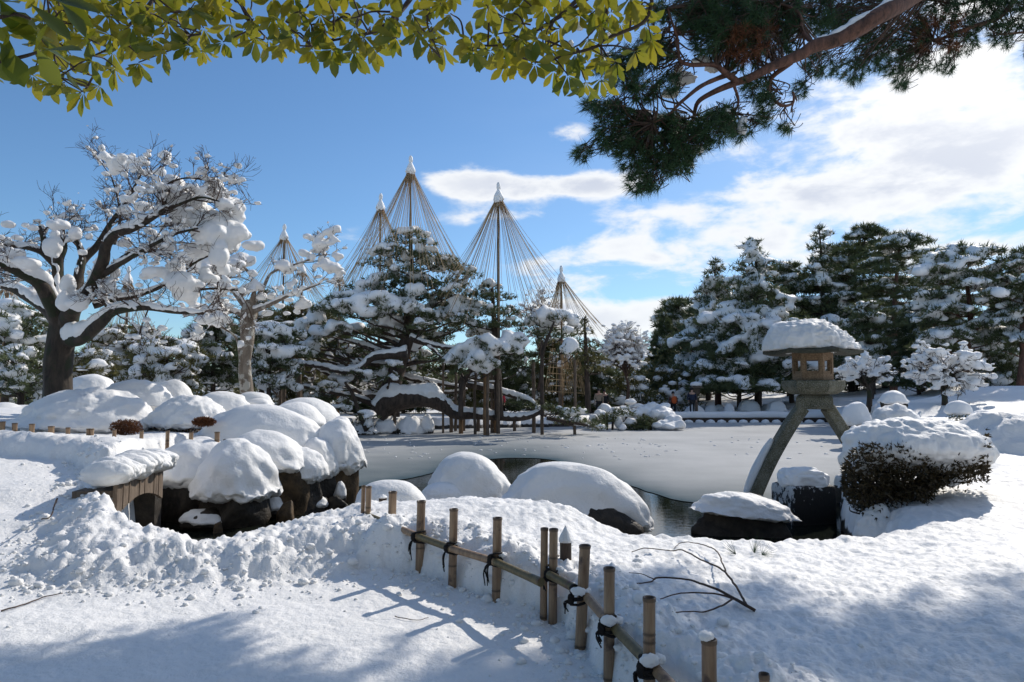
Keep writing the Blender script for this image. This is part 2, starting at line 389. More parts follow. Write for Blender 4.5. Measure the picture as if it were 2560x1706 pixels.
def m_bigleaf(t, b):
    p = pos(t); oi = t.new('ShaderNodeObjectInfo').outputs['Random']
    f = t.math('ADD', t.math('MULTIPLY', t.noise(p, 9, 3), .45), t.math('MULTIPLY', t.math('ADD', oi, attr(t)), .5))
    col = t.ramp(f, [(.18, (.030, .060, .008)), (.55, (.085, .125, .012)), (.85, (.28, .24, .020))])
    t.put(b.inputs['Base Color'], col); b.inputs['Roughness'].default_value = .35
    tr = t.new('ShaderNodeBsdfTranslucent'); t.l.new(t.mix(.40, col, (.30, .29, .02)), tr.inputs[0]); mx = t.new('ShaderNodeMixShader'); mx.inputs[0].default_value = .44
    t.l.new(b.outputs[0], mx.inputs[1]); t.l.new(tr.outputs[0], mx.inputs[2]); t.l.new(mx.outputs[0], t.n['Material Output'].inputs[0])
BIGLEAF = mat('broad_leaf', m_bigleaf)
def m_flat(t, b, c, rough=.8): b.inputs['Base Color'].default_value = (*c, 1); b.inputs['Roughness'].default_value = rough
CLOTH = {k: mat(k + '_cloth', m_flat, c=c) for k, c in dict(navy=(.012, .02, .05), black=(.012, .012, .014), orange=(.55, .10, .02), cyan=(.03, .35, .42), beige=(.30, .24, .18), red=(.35, .02, .04), skin=(.5, .3, .22), brown=(.10, .05, .04)).items()}

# ================================================================ THE GROUND
WZ = -.45                                                       # level of the pond
FPTS = [(906, 1214), (979, 1229), (1050, 1252), (1131, 1272), (1240, 1294), (1367, 1321), (1443, 1363), (1518, 1419), (1617, 1493), (1765, 1597), (1902, 1686)]
FLINE = [G(a, b, .65) for a, b in FPTS]                         # the bamboo fence beside the path
POND = [(-4.75, 8.1), (-4.3, 7.75), (-3.6, 7.0), (-2.9, 6.75), (-2.5, 7.3), (-2.1, 7.75), (-1.7, 8.05), (-1.2, 8.1), (-.6, 8.1), (.1, 7.9), (.8, 7.45), (1.25, 6.95), (2.0, 6.75), (2.7, 6.7),
        (3.3, 6.8), (3.62, 7.05), (3.95, 7.6), (4.3, 8.6), (4.85, 10.2), (6.1, 12.6), (7.6, 14.6), (9.8, 18.5), (13.2, 25), (17, 33), (20, 40), (19, 41.7), (10, 41.9), (5, 41.5), (3.2, 37), (0, 36),
        (-3.5, 35), (-6, 32.5), (-8.5, 31.2), (-10.5, 30), (-10.2, 26), (-7.6, 20), (-5.3, 15), (-4.3, 13.6), (-4.2, 12.9), (-4.9, 12.5), (-5.5, 11.9), (-5.6, 10.9), (-5.3, 9.9)]
PATH = [(1.35, -6), (1.1, .5), (1.0, 1.9)] + [(q.x + .05, q.y + .04) for q in FLINE[::-1][:-2]] + [(-1.3, 6.25), (-2.0, 5.85), (-2.9, 5.68), (-3.7, 5.68), (-4.35, 5.95), (-4.7, 7.0), (-5.15, 8.1), (-5.6, 9.2), (-6.3, 9.9),
        (-7.2, 10.3), (-9, 10.8), (-14, 11.5), (-14, -6)]
LAND = [(-1.3, 6.9, .36), (-2.0, 6.75, .28), (-2.8, 6.3, .24), (-3.5, 6.45, .30), (-4.05, 7.0, .42), (-4.5, 7.6, .56), (-4.9, 8.3, .72), (-5.3, 9.3, .86), (-5.8, 10.1, .92), (-1.0, 7.2, .40), (-.35, 7.3, .47), (.2, 7.15, .44),
        (0, 6, .36), (-.6, 6.4, .36), (1, 5, .33), (1.2, 6.4, .24), (2, 6.3, .22), (3, 6.5, .24), (3.3, 6.9, .22), (.9, 5.9, .30), (1.2, 3, .36), (2, 3, .32), (3, 4, .32), (4, 5, .36), (4.4, 6.8, .33), (5, 7.6, .36), (5.8, 8, .42), (7, 8, .55), (6, 6, .4), (1, 1, .35), (4, 1, .4),
        (7, 10.5, .7), (8, 13, .72), (10, 14, .95), (13, 17, 1.1), (10.6, 18.5, .45), (12.5, 20, .75), (14, 25, .45), (17, 27, 1.1), (18, 33, .3), (22, 36, 1.2), (26, 38, 2.0), (20, 28, 1.8), (30, 45, 3.0), (22, 43, .35), (15, 43.5, 0.0), (8, 44, 0), (0, 46, 0), (4, 43, 0),
        (15, 50, .0), (0, 60, 0.1), (25, 52, .8), (25, 70, 1.2), (45, 60, 4.0), (60, 90, 5), (-4.9, 13.2, .70), (-6.2, 12.0, .85), (-6.0, 11, .80), (-7.2, 12, .78), (-9, 12, .80), (-9, 14, 1.0), (-7, 14.5, .95), (-5, 15, .5), (-12, 14, 1.15), (-13, 18, 1.2),
        (-8, 22, .5), (-11, 27, .35), (-20, 25, .9), (-20, 40, .6), (-8, 36, .15), (-2, 38, .05), (-10, 45, .1), (-40, 60, 1.0), (-8, 11.1, .95), (-7, 11, .90), (-10, 10, .8), (-11.5, 12.2, 1.05)]
LANDA = np.array(LAND)
PTHA = np.array([(-3, 3, 0), (0, 3, 0), (1, 2, 0), (-2, 5.5, 0), (-4, 5.6, .02), (0, 4.8, 0), (-4.6, 6.6, .10), (-5.2, 7.6, .28), (-6, 8.7, .50), (-7, 9.6, .60), (-9, 10, .66), (-12, 11, .7), (-6.2, 6.8, .16), (-8, 7.6, .42), (-8, 5, .1), (-4, 0, 0), (3, 0, 0)])
def sdf(poly, p):                                               # > 0 inside
    poly = np.array(poly, float); d = np.full(len(p), 1e9); ins = np.zeros(len(p), bool)
    for a, b in zip(poly, np.roll(poly, -1, axis=0)):
        e = b - a; wv = p - a; t = np.clip((wv @ e) / (e @ e), 0, 1); dd = wv - t[:, None] * e
        d = np.minimum(d, (dd * dd).sum(1))
        c1 = (a[1] <= p[:, 1]) != (b[1] <= p[:, 1])
        if b[1] != a[1]: ins ^= c1 & (p[:, 0] < (b[0] - a[0]) * (p[:, 1] - a[1]) / (b[1] - a[1]) + a[0])
    return np.where(ins, 1, -1) * np.sqrt(d)
def shepard(A, p):
    num = np.zeros(len(p)); den = np.zeros(len(p)); r = np.hypot(p[:, 0], p[:, 1]) + 1
    for x, y, z in A:
        s = .045 * math.hypot(x, y) + .12
        k = 1.0 / (((p[:, 0] - x) ** 2 + (p[:, 1] - y) ** 2) + s * s) ** 1.8
        num += k * z; den += k
    return num / den
def rim(s):                                                     # a snow edge: steep with a rounded lip
    return np.sqrt(np.clip(1 - (1 - np.clip(s, 0, 1)) ** 2, 0, 1))
def ground_z(x, y, detail=True):
    x = np.atleast_1d(np.asarray(x, float)); y = np.atleast_1d(np.asarray(y, float)); p = np.stack([x, y], 1); p3 = np.stack([x, y, 0 * x], 1)
    r = np.hypot(x, y)
    jit = .10 * fbm(p3, 2.2, 4) + .05 * fbm(p3, 9, 3)
    sp_, sw = sdf(PATH, p) + jit * .8, -sdf(POND, p) + jit * np.clip(r / 9, 1, 2)
    land, pth = shepard(LANDA, p), shepard(PTHA, p)
    bermy = sstep(x, -1.1, -1.7) * (y < 9)
    m = 1 - rim((.02 + np.clip(-sp_, -1, 9)) / np.where((x > -1.4) & (y < 7.2), .20, .42)) * (sp_ < .02)
    m = m * (1 - bermy) + bermy * (1 - sstep(-sp_, -.06, .62))
    zz = land * (1 - m) + pth * m
    bank = np.exp(-((sp_ + .22) / .30) ** 2) * ((y > -1) & (y < 11))       # snow shovelled to the side of the path
    zz = zz + bank * .05
    if detail:
        lump = fbm(p3, 2.6, 5, .6, billow=True); fine = fbm(p3, 14, 4, .6); big = fbm(p3, 1.1, 3)
        fieldm = (1 - m)
        near = np.clip(1 - (r - 4) / 26, .12, 1)
        zz = zz + fieldm * near * (.030 * big + .018 * fbm(p3, 7, 4, .62, billow=True) + .014 * fbm(p3, 15, 4, .62) + .007 * fbm(p3, 45, 2) + .018 * np.minimum(0, fbm(p3, 3.1, 3) + .15) * 2)
        zz = zz + bank * near * (.062 * lump + .030 * fine + .010 * fbm(p3, 34, 2) + .03 * big)
        berm = np.clip(sstep(x, -.9, -1.8) * (y < 9) * (1 - m), 0, 1)
        zz = zz + berm * (.048 * lump + .020 * fine + .012 * fbm(p3, 34, 2))
        zz = zz + m * (.012 * fbm(p3, 1.6, 3) + .008 * fine + .011 * fbm(p3, 5, 4, .6))
        edge = np.exp(-((sw - .25) / .28) ** 2) * (sw > 0)
        zz = zz + edge * near * (.055 * fbm(p3, 2.6, 4) + .02 * fine)
    k = rim(sw / .32)
    bed = -.95
    zz = np.where(sw > 0, bed + (zz - bed) * k, bed)
    return zz
def gz(x, y): return float(ground_z(x, y, True)[0])

c1 = np.linspace(-rad(38.6), rad(38.6), 480)
cols = np.concatenate([np.linspace(-math.pi, -rad(80), 12, endpoint=False), np.linspace(-rad(80), -rad(38.6), 34, endpoint=False), c1, np.linspace(rad(38.6), rad(80), 35)[1:], np.linspace(rad(80), math.pi, 13)[1:]])
rows = np.concatenate([np.linspace(.02, 2.0, 10, endpoint=False), np.exp(np.linspace(math.log(2.0), math.log(13), 350, endpoint=False)), np.exp(np.linspace(math.log(13), math.log(50), 100, endpoint=False)), np.exp(np.linspace(math.log(50), math.log(2500), 40))])
TH, RR = np.meshgrid(cols, rows); gx, gy = (RR * np.sin(TH)).ravel(), (RR * np.cos(TH)).ravel()
gzv = ground_z(gx, gy)
gzv = np.where(RR.ravel() > 120, np.minimum(gzv, 1.0 + 0 * gzv), gzv)
nc = len(cols); i = np.arange(len(rows) - 1)[:, None] * nc; j = np.arange(nc - 1)[None, :]
gf = np.stack([i + j, i + j + 1, i + nc + j + 1, i + nc + j], -1).reshape(-1, 4)
keep = (gzv[gf] > -.93).any(axis=1)
g = MA(); g.add(np.stack([gx, gy, gzv], 1), gf[keep][:, ::-1]); go = g.build('snowy_ground', SNOWG, kind='structure')
go['label'] = 'trodden snow path and snowy banks round the frozen pond'
wm = MA(); wm.add([(-200, -5, -1.0), (200, -5, -1.0), (200, 200, -1.0), (-200, 200, -1.0)], [[0, 1, 2, 3]]); pb = wm.build('pond_bed', ROCK, kind='structure')
wm = MA()
wm.add([(-14, 6.2, WZ), (24, 6.2, WZ), (24, 44, WZ), (-14, 44, WZ)], [[0, 1, 2, 3]]); wo_ = wm.build('pond_water', WATER, kind='structure')

# ice: strips from the melt line outwards; thin and dark along the line
EDGE = [(800, 1236), (850, 1226), (900, 1216), (960, 1206), (1010, 1198), (1060, 1188), (1110, 1172), (1160, 1157), (1215, 1149), (1275, 1145), (1340, 1146), (1385, 1151), (1415, 1160), (1440, 1174), (1500, 1194), (1560, 1209),
        (1620, 1229), (1680, 1247), (1730, 1256), (1790, 1259), (1850, 1262), (1905, 1266), (1950, 1262), (2010, 1250), (2070, 1236), (2120, 1222), (2180, 1212), (2260, 1200)]
ep = np.array([list(G(a, b, WZ + .012)) for a, b in EDGE]); ep, _ = smooth_path(ep, np.ones(len(ep)), 12)
ep[:, :2] += (.05 * np.stack([fbm(ep, 3.0, 3), fbm(ep + 31, 3.0, 3)], 1))
thc = np.linspace(0, 1, len(ep)); far = np.stack([-14 + 40 * thc, 44 + 0 * thc, 0 * thc + WZ + .012], 1)
ts = np.concatenate([np.linspace(0, .30, 44, endpoint=False), np.linspace(.30, 1, 16)]) 
# left flank keeps close to the bank, right flank runs behind the lantern
iv = ep[None] * (1 - ts[:, None, None]) + far[None] * ts[:, None, None]
dist = np.linalg.norm(iv - ep[None], axis=2); thin = np.exp(-(dist / (2.6 + 4.2 * sstep(ep[:, 0], 2.8, 0))[None]) ** 1.15)
n1_, n2_ = len(ts), len(ep); ii = np.arange(n1_ - 1)[:, None] * n2_; jj = np.arange(n2_ - 1)[None]
ic = MA(); ic.add(iv.reshape(-1, 3), np.stack([ii + jj, ii + jj + 1, ii + n2_ + jj + 1, ii + n2_ + jj], -1).reshape(-1, 4), thin.ravel())
for s_ in (-1, 1):                                              # sheets that close both ends under the banks
    e = ep[0] if s_ < 0 else ep[-1]; f_ = far[0] if s_ < 0 else far[-1]
    ic.add([e, f_, [f_[0] + s_ * 12, f_[1], f_[2]], [e[0] + s_ * 3, e[1] + 1, e[2]]], [[0, 1, 2, 3]] if s_ < 0 else [[3, 2, 1, 0]], [.8, 0, 0, .5])
io = ic.build('pond_ice', ICE, kind='structure'); io['label'] = 'grey frosted sheet of ice on the pond'
sp_i = MA(); rs = np.random.RandomState(5)
for k in range(150):
    px = rs.uniform(900, 1700) if rs.rand() < .75 else rs.uniform(1500, 2500); py = 1092 + abs(rs.randn()) * 38
    q = G(px, py, WZ + .02)
    if py < 1150 and q.y > 12 and q.y < 31: blob(sp_i, q, (rs.uniform(.02, .10), rs.uniform(.02, .07), rs.uniform(.008, .03)), 1, .3, seed=k)
sp_i.build('snow_crumbs', SNOW, io, kind='stuff')

# haze-free: crumbs of ploughed snow along the banks of the path
cr = MA(); rs = np.random.RandomState(9)
pp = np.array([q for q in PATH if q[1] > 1.5 and q[0] > -7 and q[1] < 10.4])
N = 1900; seg = rs.randint(0, len(pp) - 1, N); t = rs.rand(N)[:, None]; cp = pp[seg] * (1 - t) + pp[seg + 1] * t
cp += rs.randn(N, 2) * np.where(rs.rand(N) < .7, .14, .35)[:, None]; cp[:, 0] -= .05
cz = ground_z(cp[:, 0], cp[:, 1]); rr_ = np.exp(rs.randn(N) * .55) * .011
d0, f0 = ico(1)
for k in range(N):
    if cz[k] < -.2: continue
    s = min(rr_[k], .045); blob(cr, (cp[k, 0], cp[k, 1], cz[k] + s * .3), (s * 1.2, s, s * .8), 1 if s < .02 else 2, .35, 2.0, seed=k)
cr.build('snow_crumbs', SNOW, kind='stuff')

# ================================================================ SNOW-COVERED ROCKS AND CLIPPED SHRUBS
def px_box(x0, x1, yt, yb, d):
    a, b = P((x0 + x1) / 2, yt, d), P((x0 + x1) / 2, yb, d)
    return (a.x, d), (x1 - x0) / 2 * d / FPX, a.z, b.z
def leaf_patch(acc, c, r, n, size, seed):
    rs_ = np.random.RandomState(seed); u = rs_.randn(n, 3); u /= np.linalg.norm(u, axis=1)[:, None]
    q = u * (rs_.rand(n, 1) ** .4) * np.array(r) + np.array(list(c)); blades(acc, q, u + .3 * rs_.randn(n, 3), 3, size, size * .55, .6, rs_, tint=rs_.rand(n))
def snow_mound(label, cat, name, box_, d, seed, depth=.8, under=None, capline=None, amp=.10, fr=1.3, low=.32, power=.96, bell=.10, group=None, sub=5, skew=0.0, mat_u=None, mat_s=None, tilt=0.0, urad=.86, lumpy=0.0, zlow=None):
    """a thing whose snow cap reads as one rounded mass; under = 'rock' | 'shrub' shows below it"""
    (x, y), rx, zt, zb = px_box(*box_, d)
    y = d + rx * depth * .35
    if zlow is None: zlow = max(-.9, min(zb, gz(x, y)) - .15)
    t = thing(name, label, cat, (x, y, zlow), group)
    zc = zb if capline is None else P(0, capline, d).z
    cap = MA(); dd, f = ico(sub if d < 13.2 else min(sub, 4)); v = dd.copy(); v = np.sign(v) * np.abs(v) ** power
    v[:, 2] = np.where(v[:, 2] < 0, v[:, 2] * low, v[:, 2])
    v *= (1 + amp * fbm(dd * fr + seed * 5.1, 1, 3))[:, None]
    v[:, :2] *= (1 + .10 * fbm(dd * 3.1 + seed * 2, 1, 3)[:, None] * (rx > .3)) * (1 - bell * np.clip(v[:, 2:3], 0, 1) + .05 * np.exp(-((v[:, 2:3] + .05) / .2) ** 2))
    v[:, 2] -= .16 * np.exp(-((v[:, 2] + .12) / .22) ** 2) * fbm(np.stack([dd[:, 0], dd[:, 1], 0 * dd[:, 0]], 1) * 5 + seed, 1, 4, .6)
    v[:, 2] = v[:, 2] * (1 + skew * v[:, 0])
    hr = max(zt - zc, .05)
    r3 = np.array([rx, rx * depth, hr])
    q = v * r3
    q *= (1 + .018 * fbm(q * 5 + seed, 1, 4))[:, None]
    crust = sstep(-v[:, 2], -.45, .15) * .028 * min(1, rx); q += dd * (crust * fbm(q * 9 + seed, 1, 4, .6, billow=True))[:, None]
    if lumpy: q[:, 2] -= lumpy * .5; q += (dd * (lumpy * (.6 * fbm(q * 7 + seed, 1, 4, .6, billow=True) + .4 * fbm(q * 22 + seed, 1, 3)))[:, None])
    q[:, 2] += tilt * q[:, 0]
    cap.add(q + np.array([x, y, zc]), f)
    cap.build('snow_cap', mat_s or SNOW, t)
    if under == 'rock':
        m = MA(); h = (zc - zlow) / 2 + .10 * hr + .05
        rock(m, (x, y + .03, zlow + h), (rx * urad, rx * depth * urad, h * 1.0), seed, 4)
        m.build('rock', mat_u or ROCK, t)
    elif under == 'shrub':
        m = MA(); h = zc - zlow; leaf_patch(m, (x, y, zc - h * .3), (rx * urad, rx * depth * urad, max(h * .8, .12)), int(900 * max(rx, .4)), .045 if d < 20 else .09, seed)
        m.build('foliage', mat_u or REDLEAF, t, kind='stuff')
        if d > 20:
            m = MA(); rock(m, (x, y, zc - h * .4), (rx * urad * .93, rx * depth * urad * .93, h * .7), seed, 3, rough=.1); m.build('twig_mass', ROCK, t)
    return t
S4 = crop(940 / 2353, 0, 900)
def b4(a, b, c_, d_): x0, y0 = S4(a, c_); x1, y1 = S4(b, d_); return (x0, x1, y0, y1)
SR, SS = 'snow_covered_rock', 'snow_covered_shrub'
# rocks of the left bank, beside the stream
snow_mound('huge snow cap drooping over the black rock right beside the bridge mouth', 'rock', SR, b4(1200, 1712, 500, 815), 10.6, 1, under='rock', amp=.12, low=.22, power=.98, urad=.86, depth=.95, bell=.14, fr=1.7)
snow_mound('low snow shelf on black rock between the bridge planks and the huge drooping cap', 'rock', SR, b4(955, 1440, 492, 700), 11.0, 2, under='rock', amp=.16, low=.5, power=.9, urad=.94, depth=1.0, capline=1186)
snow_mound('snow cap leaning over brown rock face, right above the huge drooping cap', 'rock', SR, b4(1400, 1905, 450, 650), 11.4, 3, under='rock', mat_u=ROCKB, amp=.12, low=.3, urad=.86, depth=1.0, skew=-.1, tilt=-.10)
snow_mound('broad smooth snow dome behind the left end of the stream rocks', 'rock', SR, b4(1230, 2025, 288, 520), 12.6, 4, under='rock', mat_u=ROCKB, low=.4, amp=.10, urad=.9, depth=.6, tilt=-.05)
snow_mound('small snow cap hanging over dark rock between brown rock and tall end rock', 'rock', SR, b4(1740, 2040, 556, 720), 11.7, 5, under='rock', amp=.15, low=.4, depth=1.0)
snow_mound('tall snow capped mossy rock ending the left bank at the ice', 'rock', SR, b4(1935, 2268, 362, 640), 12.7, 6, under='rock', mat_u=ROCKB, low=.3, amp=.14, power=.95, urad=.90, bell=.12, fr=1.7, depth=1.0)
snow_mound('narrow snow cap tucked against the left side of the tall end rock', 'rock', SR, b4(1850, 2110, 480, 680), 12.3, 60, under='rock', low=.4, amp=.14)
snow_mound('smooth flat snow dome behind the tall end rock', 'rock', SR, b4(1640, 2020, 268, 400), 14.2, 7, low=.6, amp=.08)
snow_mound('rearmost smooth snow dome right of the pale trunk', 'rock', SR, b4(1680, 2110, 236, 390), 15.4, 8, low=.6, amp=.08)
snow_mound('small snow dome at the foot of the pale trunk', 'rock', SR, b4(1450, 1700, 198, 275), 16.5, 9, low=.6, amp=.08)
snow_mound('lowest small snow dome in front of the pale trunk', 'rock', SR, b4(1525, 1700, 238, 300), 15.0, 10, low=.6, amp=.08)
# clipped azaleas under snow, left
snow_mound('widest snow buried shrub on the left with red leaves showing', 'shrub', SS, b4(60, 905, 168, 400), 13.0, 11, under='shrub', capline=1060, low=.25, amp=.13, fr=1.8, urad=.93, depth=.7, skew=.1, lumpy=.07)
snow_mound('round snow buried shrub between the two red leafed patches', 'shrub', SS, b4(915, 1405, 215, 400), 13.0, 12, under='shrub', capline=1052, low=.25, amp=.10, urad=.93, lumpy=.05)
snow_mound('snow buried shrub below the pale trunk with dark gap under it', 'shrub', SS, b4(1195, 1548, 190, 320), 14.4, 13, under='shrub', low=.3, amp=.12, lumpy=.05)
snow_mound('broad snow buried shrub right of the thick maple trunk', 'shrub', SS, b4(600, 1070, 120, 270), 15.5, 14, under='shrub', low=.3, amp=.12, lumpy=.05)
snow_mound('smooth snow dome peeping out behind the broad shrub', 'shrub', SS, b4(950, 1188, 122, 235), 16.6, 15, amp=.08)
snow_mound('farthest snow dome directly right of the thick maple trunk', 'shrub', SS, b4(400, 690, 88, 190), 18.0, 16, amp=.1)
snow_mound('snow dome cut by the left edge of the photo', 'shrub', SS, b4(-160, 128, 268, 350), 17.0, 17, amp=.08)
snow_mound('low ploughed snowbank left of the icy path', 'snowbank', 'snowbank', b4(-300, 455, 486, 640), 11.6, 18, amp=.14, fr=2.2, low=.5, lumpy=.04)
for k, (a, b, c_, d_, dd_) in enumerate([(690, 890, 375, 470, 12.2), (1205, 1350, 360, 415, 12.2)]):
    (x, y), rx, zt, zb = px_box(*b4(a, b, c_, d_), dd_); m = MA(); leaf_patch(m, (x, y, (zt + zb) / 2), (rx, rx * .5, (zt - zb) * .5), 900, .035, 70 + k)
    o = m.build('azalea_shrub', REDLEAF); tag(o, ['larger bare patch of red brown azalea leaves below the widest snow shrub', 'smaller red brown azalea leaves below the round snow shrub'][k], 'shrub')
# stones in the stream
snow_mound('flat snow loaf on a stone in the dark stream under the bridge rocks', 'rock', SR, b4(1120, 1385, 942, 1040), 10.3, 20, under='rock', low=.5, amp=.16, capline=1302, fr=2.2, sub=4, zlow=-.6)
snow_mound('upright lump of snow on a small stream stone', 'rock', SR, b4(1612, 1762, 840, 975), 11.2, 21, under='rock', low=.6, amp=.16, fr=2, capline=1268, sub=4, zlow=-.6)
snow_mound('small round snow cap on the stream stone nearest the pond', 'rock', SR, b4(1918, 2048, 850, 925), 11.8, 22, under='rock', low=.5, capline=1262, sub=4, zlow=-.6)
snow_mound('tiny snow tuft on dark stone below the brown rock face', 'rock', SR, b4(1818, 1915, 828, 890), 12.0, 23, under='rock', low=.5, amp=.2, capline=1246, sub=4, zlow=-.6)
snow_mound('jagged snow scrap on rubble below the tall end rock', 'rock', SR, b4(2090, 2165, 768, 850), 12.3, 24, under='rock', low=.5, amp=.25, capline=1236, sub=4, zlow=-.6)
for k, (a, b, c_, d_, dd_, lb) in enumerate([(1735, 1850, 880, 985, 10.9, 'wet brown stone leaning beside the upright snow lump'), (2020, 2165, 848, 900, 12.0, 'flat dark wet stone at the stream mouth'), (1460, 1570, 955, 1010, 10.8, 'low brown stone left of the upright snow lump'),
                                        (1990, 2070, 790, 850, 12.6, 'grey rubble stone under the tall end rock'), (1335, 1400, 990, 1045, 10.1, 'little black stone touching the flat snow loaf')]):
    (x, y), rx, zt, zb = px_box(*b4(a, b, c_, d_), dd_); m = MA(); rock(m, (x, y, zt - (zt + .75) / 2), (rx, rx * .8, (zt + .75) / 2), 40 + k, 4)
    tag(m.build('stone', ROCKB if k % 2 == 0 else ROCK), lb, 'rock')
# rocks in the middle and right of the foreground water
S8 = crop(900 / 2185, 800, 1060)
def b8(a, b, c_, d_): x0, y0 = S8(a, c_); x1, y1 = S8(b, d_); return (x0, x1, y0, y1)
snow_mound('low round snow dome behind the first bamboo posts', 'rock', SR, b8(180, 655, 343, 560), 8.6, 30, low=.6, amp=.06, power=.9)
snow_mound('snow dome with a peaked hump, left one of the two rocks in the open water', 'rock', SR, b8(640, 1160, 186, 460), 10.9, 31, under='rock', capline=1246, low=.3, amp=.09, power=.88, skew=-.05, urad=.9)
snow_mound('low snow shoulder running left from the peaked snow dome', 'rock', SR, b8(590, 880, 360, 470), 10.5, 32, low=.6, amp=.06)
snow_mound('widest snow capped rock at the melt line, dark stone bare at its right end', 'rock', SR, b8(1112, 2002, 244, 560), 9.7, 33, under='rock', capline=1292, low=.22, amp=.11, fr=1.1, power=.92, urad=1.02, depth=.55, tilt=-.13)
S16 = crop(960 / 2352, 1600, 760)
def b16(a, b, c_, d_): x0, y0 = S16(a, c_); x1, y1 = S16(b, d_); return (x0, x1, y0, y1)
snow_mound('long black rock under snow in front of the lantern leg', 'rock', SR, b16(342, 960, 1160, 1330), 9.9, 34, under='rock', capline=1284, low=.12, amp=.16, fr=2.0, depth=.5, urad=.99, tilt=-.10, lumpy=.03)
snow_mound('crumbly snow lump at the water edge under the dark shrub', 'snowbank', 'snow_lump', b16(1330, 1600, 1235, 1400), 7.7, 35, amp=.18, fr=2, low=.8, lumpy=.03)
snow_mound('second crumbly snow lump behind the edge lump under the shrub', 'snowbank', 'snow_lump', b16(1480, 1960, 1180, 1330), 8.3, 36, amp=.14, fr=2, low=.8, lumpy=.03)
snow_mound('big lumpy snow buried shrub cut by the right edge of the photo', 'shrub', SS, (2372, 2760, 1030, 1175), 10.6, 37, under='shrub', low=.3, amp=.12, fr=1.8, lumpy=.06, urad=.95, depth=.8)
snow_mound('craggy heap of snow on twiggy shrub just right of the lantern leg', 'shrub', SS, b16(1445, 1725, 612, 715), 15.0, 38, under='shrub', low=.3, amp=.2, fr=2.2, lumpy=.07, sub=5)
snow_mound('snow fringe on a rock behind the craggy heap', 'rock', SR, b16(1480, 1650, 535, 600), 22, 39, under='rock', low=.3, amp=.12, sub=4)
snow_mound('round snow cap on dark shrub on the slope right of the bent trunk', 'shrub', SS, b16(1885, 2040, 592, 690), 19, 41, under='shrub', capline=1030, low=.3, amp=.1, sub=4, mat_u=NEEDLE)
snow_mound('flat snow cushion on the slope at the far right', 'shrub', SS, b16(2040, 2180, 650, 700), 18, 42, amp=.1, sub=4)
snow_mound('low snow cushion beside the bent trunk', 'shrub', SS, b16(1560, 1700, 640, 720), 20, 43, amp=.14, sub=4)
snow_mound('snowy bank hump seen between the lantern legs on the right', 'rock', SR, b16(1240, 1420, 600, 720), 24, 44, amp=.12, sub=4, under='rock')
# square cut stones
def cut_stone(label, box_, d, seed, tilt=0.04, capz=.1, capname='snow_cap', mt=None):
    (x, y), rx, zt, zb = px_box(*box_, d); t = thing('cut_stone', label, 'stone block', (x, d, WZ - .2))
    m = MA(); v = []; n = 9; dd, f = ico(4)
    u = np.sign(dd) * np.abs(dd) ** .22; u /= np.abs(u).max(axis=1)[:, None] ** .25
    hz = (zt - (WZ - .2)) / 2; q = u * np.array([rx, rx * .8, hz]) * .93; q *= (1 + .015 * fbm(q * 6 + seed, 1, 4))[:, None]
    c_, s_ = math.cos(.22), math.sin(.22); q = q @ np.array([[c_, s_, 0], [-s_, c_, 0], [0, 0, 1]])
    m.add(q + np.array([x, y + rx * .6, zt - hz]), f); m.build('stone', mt or FROST, t)
    m = MA(); blob(m, (x, y + rx * .6, zt - .01), (rx * .88, rx * .72, capz), 5, .22, 2.4, seed, low=.4, power=.7); m.build(capname, SNOW, t)
cut_stone('frosted square stone block standing in the water between shrub and lantern foot', b16(876, 1204, 1100, 1345), 10.7, 3, capz=.22)
cut_stone('small dark square block behind the shrub, partly hidden', b16(1212, 1325, 1110, 1205), 12.6, 5, capz=.2, mt=ROCK)

# dark shrub overhanging the water, right foreground
t = thing('snow_laden_shrub', 'dark reddish shrub with overhanging snow load beside the water gap', 'shrub', (4.75, 8.1, .3))
q0 = P(2240, 1290, 8.2); rs = np.random.RandomState(31)
m = MA(); lf = MA(); 
tips = []
for k in range(150):
    px = rs.uniform(2118, 2330); py = rs.uniform(1125, 1290); d = rs.uniform(7.7, 9.0)
    e = P(px, py, d); b0 = q0 + Vector((rs.uniform(-.25, .3), rs.uniform(-.3, .4), -.05))
    mid = (b0 + e) / 2 + Vector((rs.uniform(-.12, .12), rs.uniform(-.1, .1), rs.uniform(-.05, .1)))
    pts, rr = smooth_path([b0, mid, e], [.016, .009, .004], 5); tube(m, pts, rr, 4, cap=False); tips.append(e)
for k in range(40):                                             # the arm that reaches right
    f = rs.rand() ** .8; e = P(2300 + 160 * f, 1215 - 62 * f + rs.randn() * 10, 8.1 + rs.randn() * .15); b0 = P(2240, 1262, 8.2)
    mid = P(2240 + 90 * f, 1240 - 30 * f + rs.randn() * 5, 8.1); pts, rr = smooth_path([b0, mid, e], [.018, .012, .004], 5); tube(m, pts, rr, 4, cap=False)
m.build('stem', BARKD, t)
n = 9000; px = rs.uniform(2108, 2350, n); py = rs.uniform(1110, 1300, n); d = rs.uniform(7.6, 9.1, n)
ok = ((px - 2225) / 122) ** 2 + ((py - 1195) / 108) ** 2 < 1; ok &= rs.rand(n) < np.where(py > 1250, .45, .9)
C1 = np.array([list(P(a, b, c_)) for a, b, c_ in zip(px[ok], py[ok], d[ok])])
f = rs.rand(2600); C2 = np.array([list(P(2300 + 172 * a ** .9, 1208 - 66 * a + rs.randn() * (9 + 14 * a), 8.1 + rs.randn() * .16)) for a in f])
C = np.vstack([C1, C2]); D = C - np.array([4.9, 8.3, .5]); D /= np.linalg.norm(D, axis=1)[:, None]
blades(lf, C, D, 3, .045, .022, .8, rs, tint=rs.rand(len(C)))
lf.build('foliage', SHRUBLEAF, t, kind='stuff')
cap = MA()
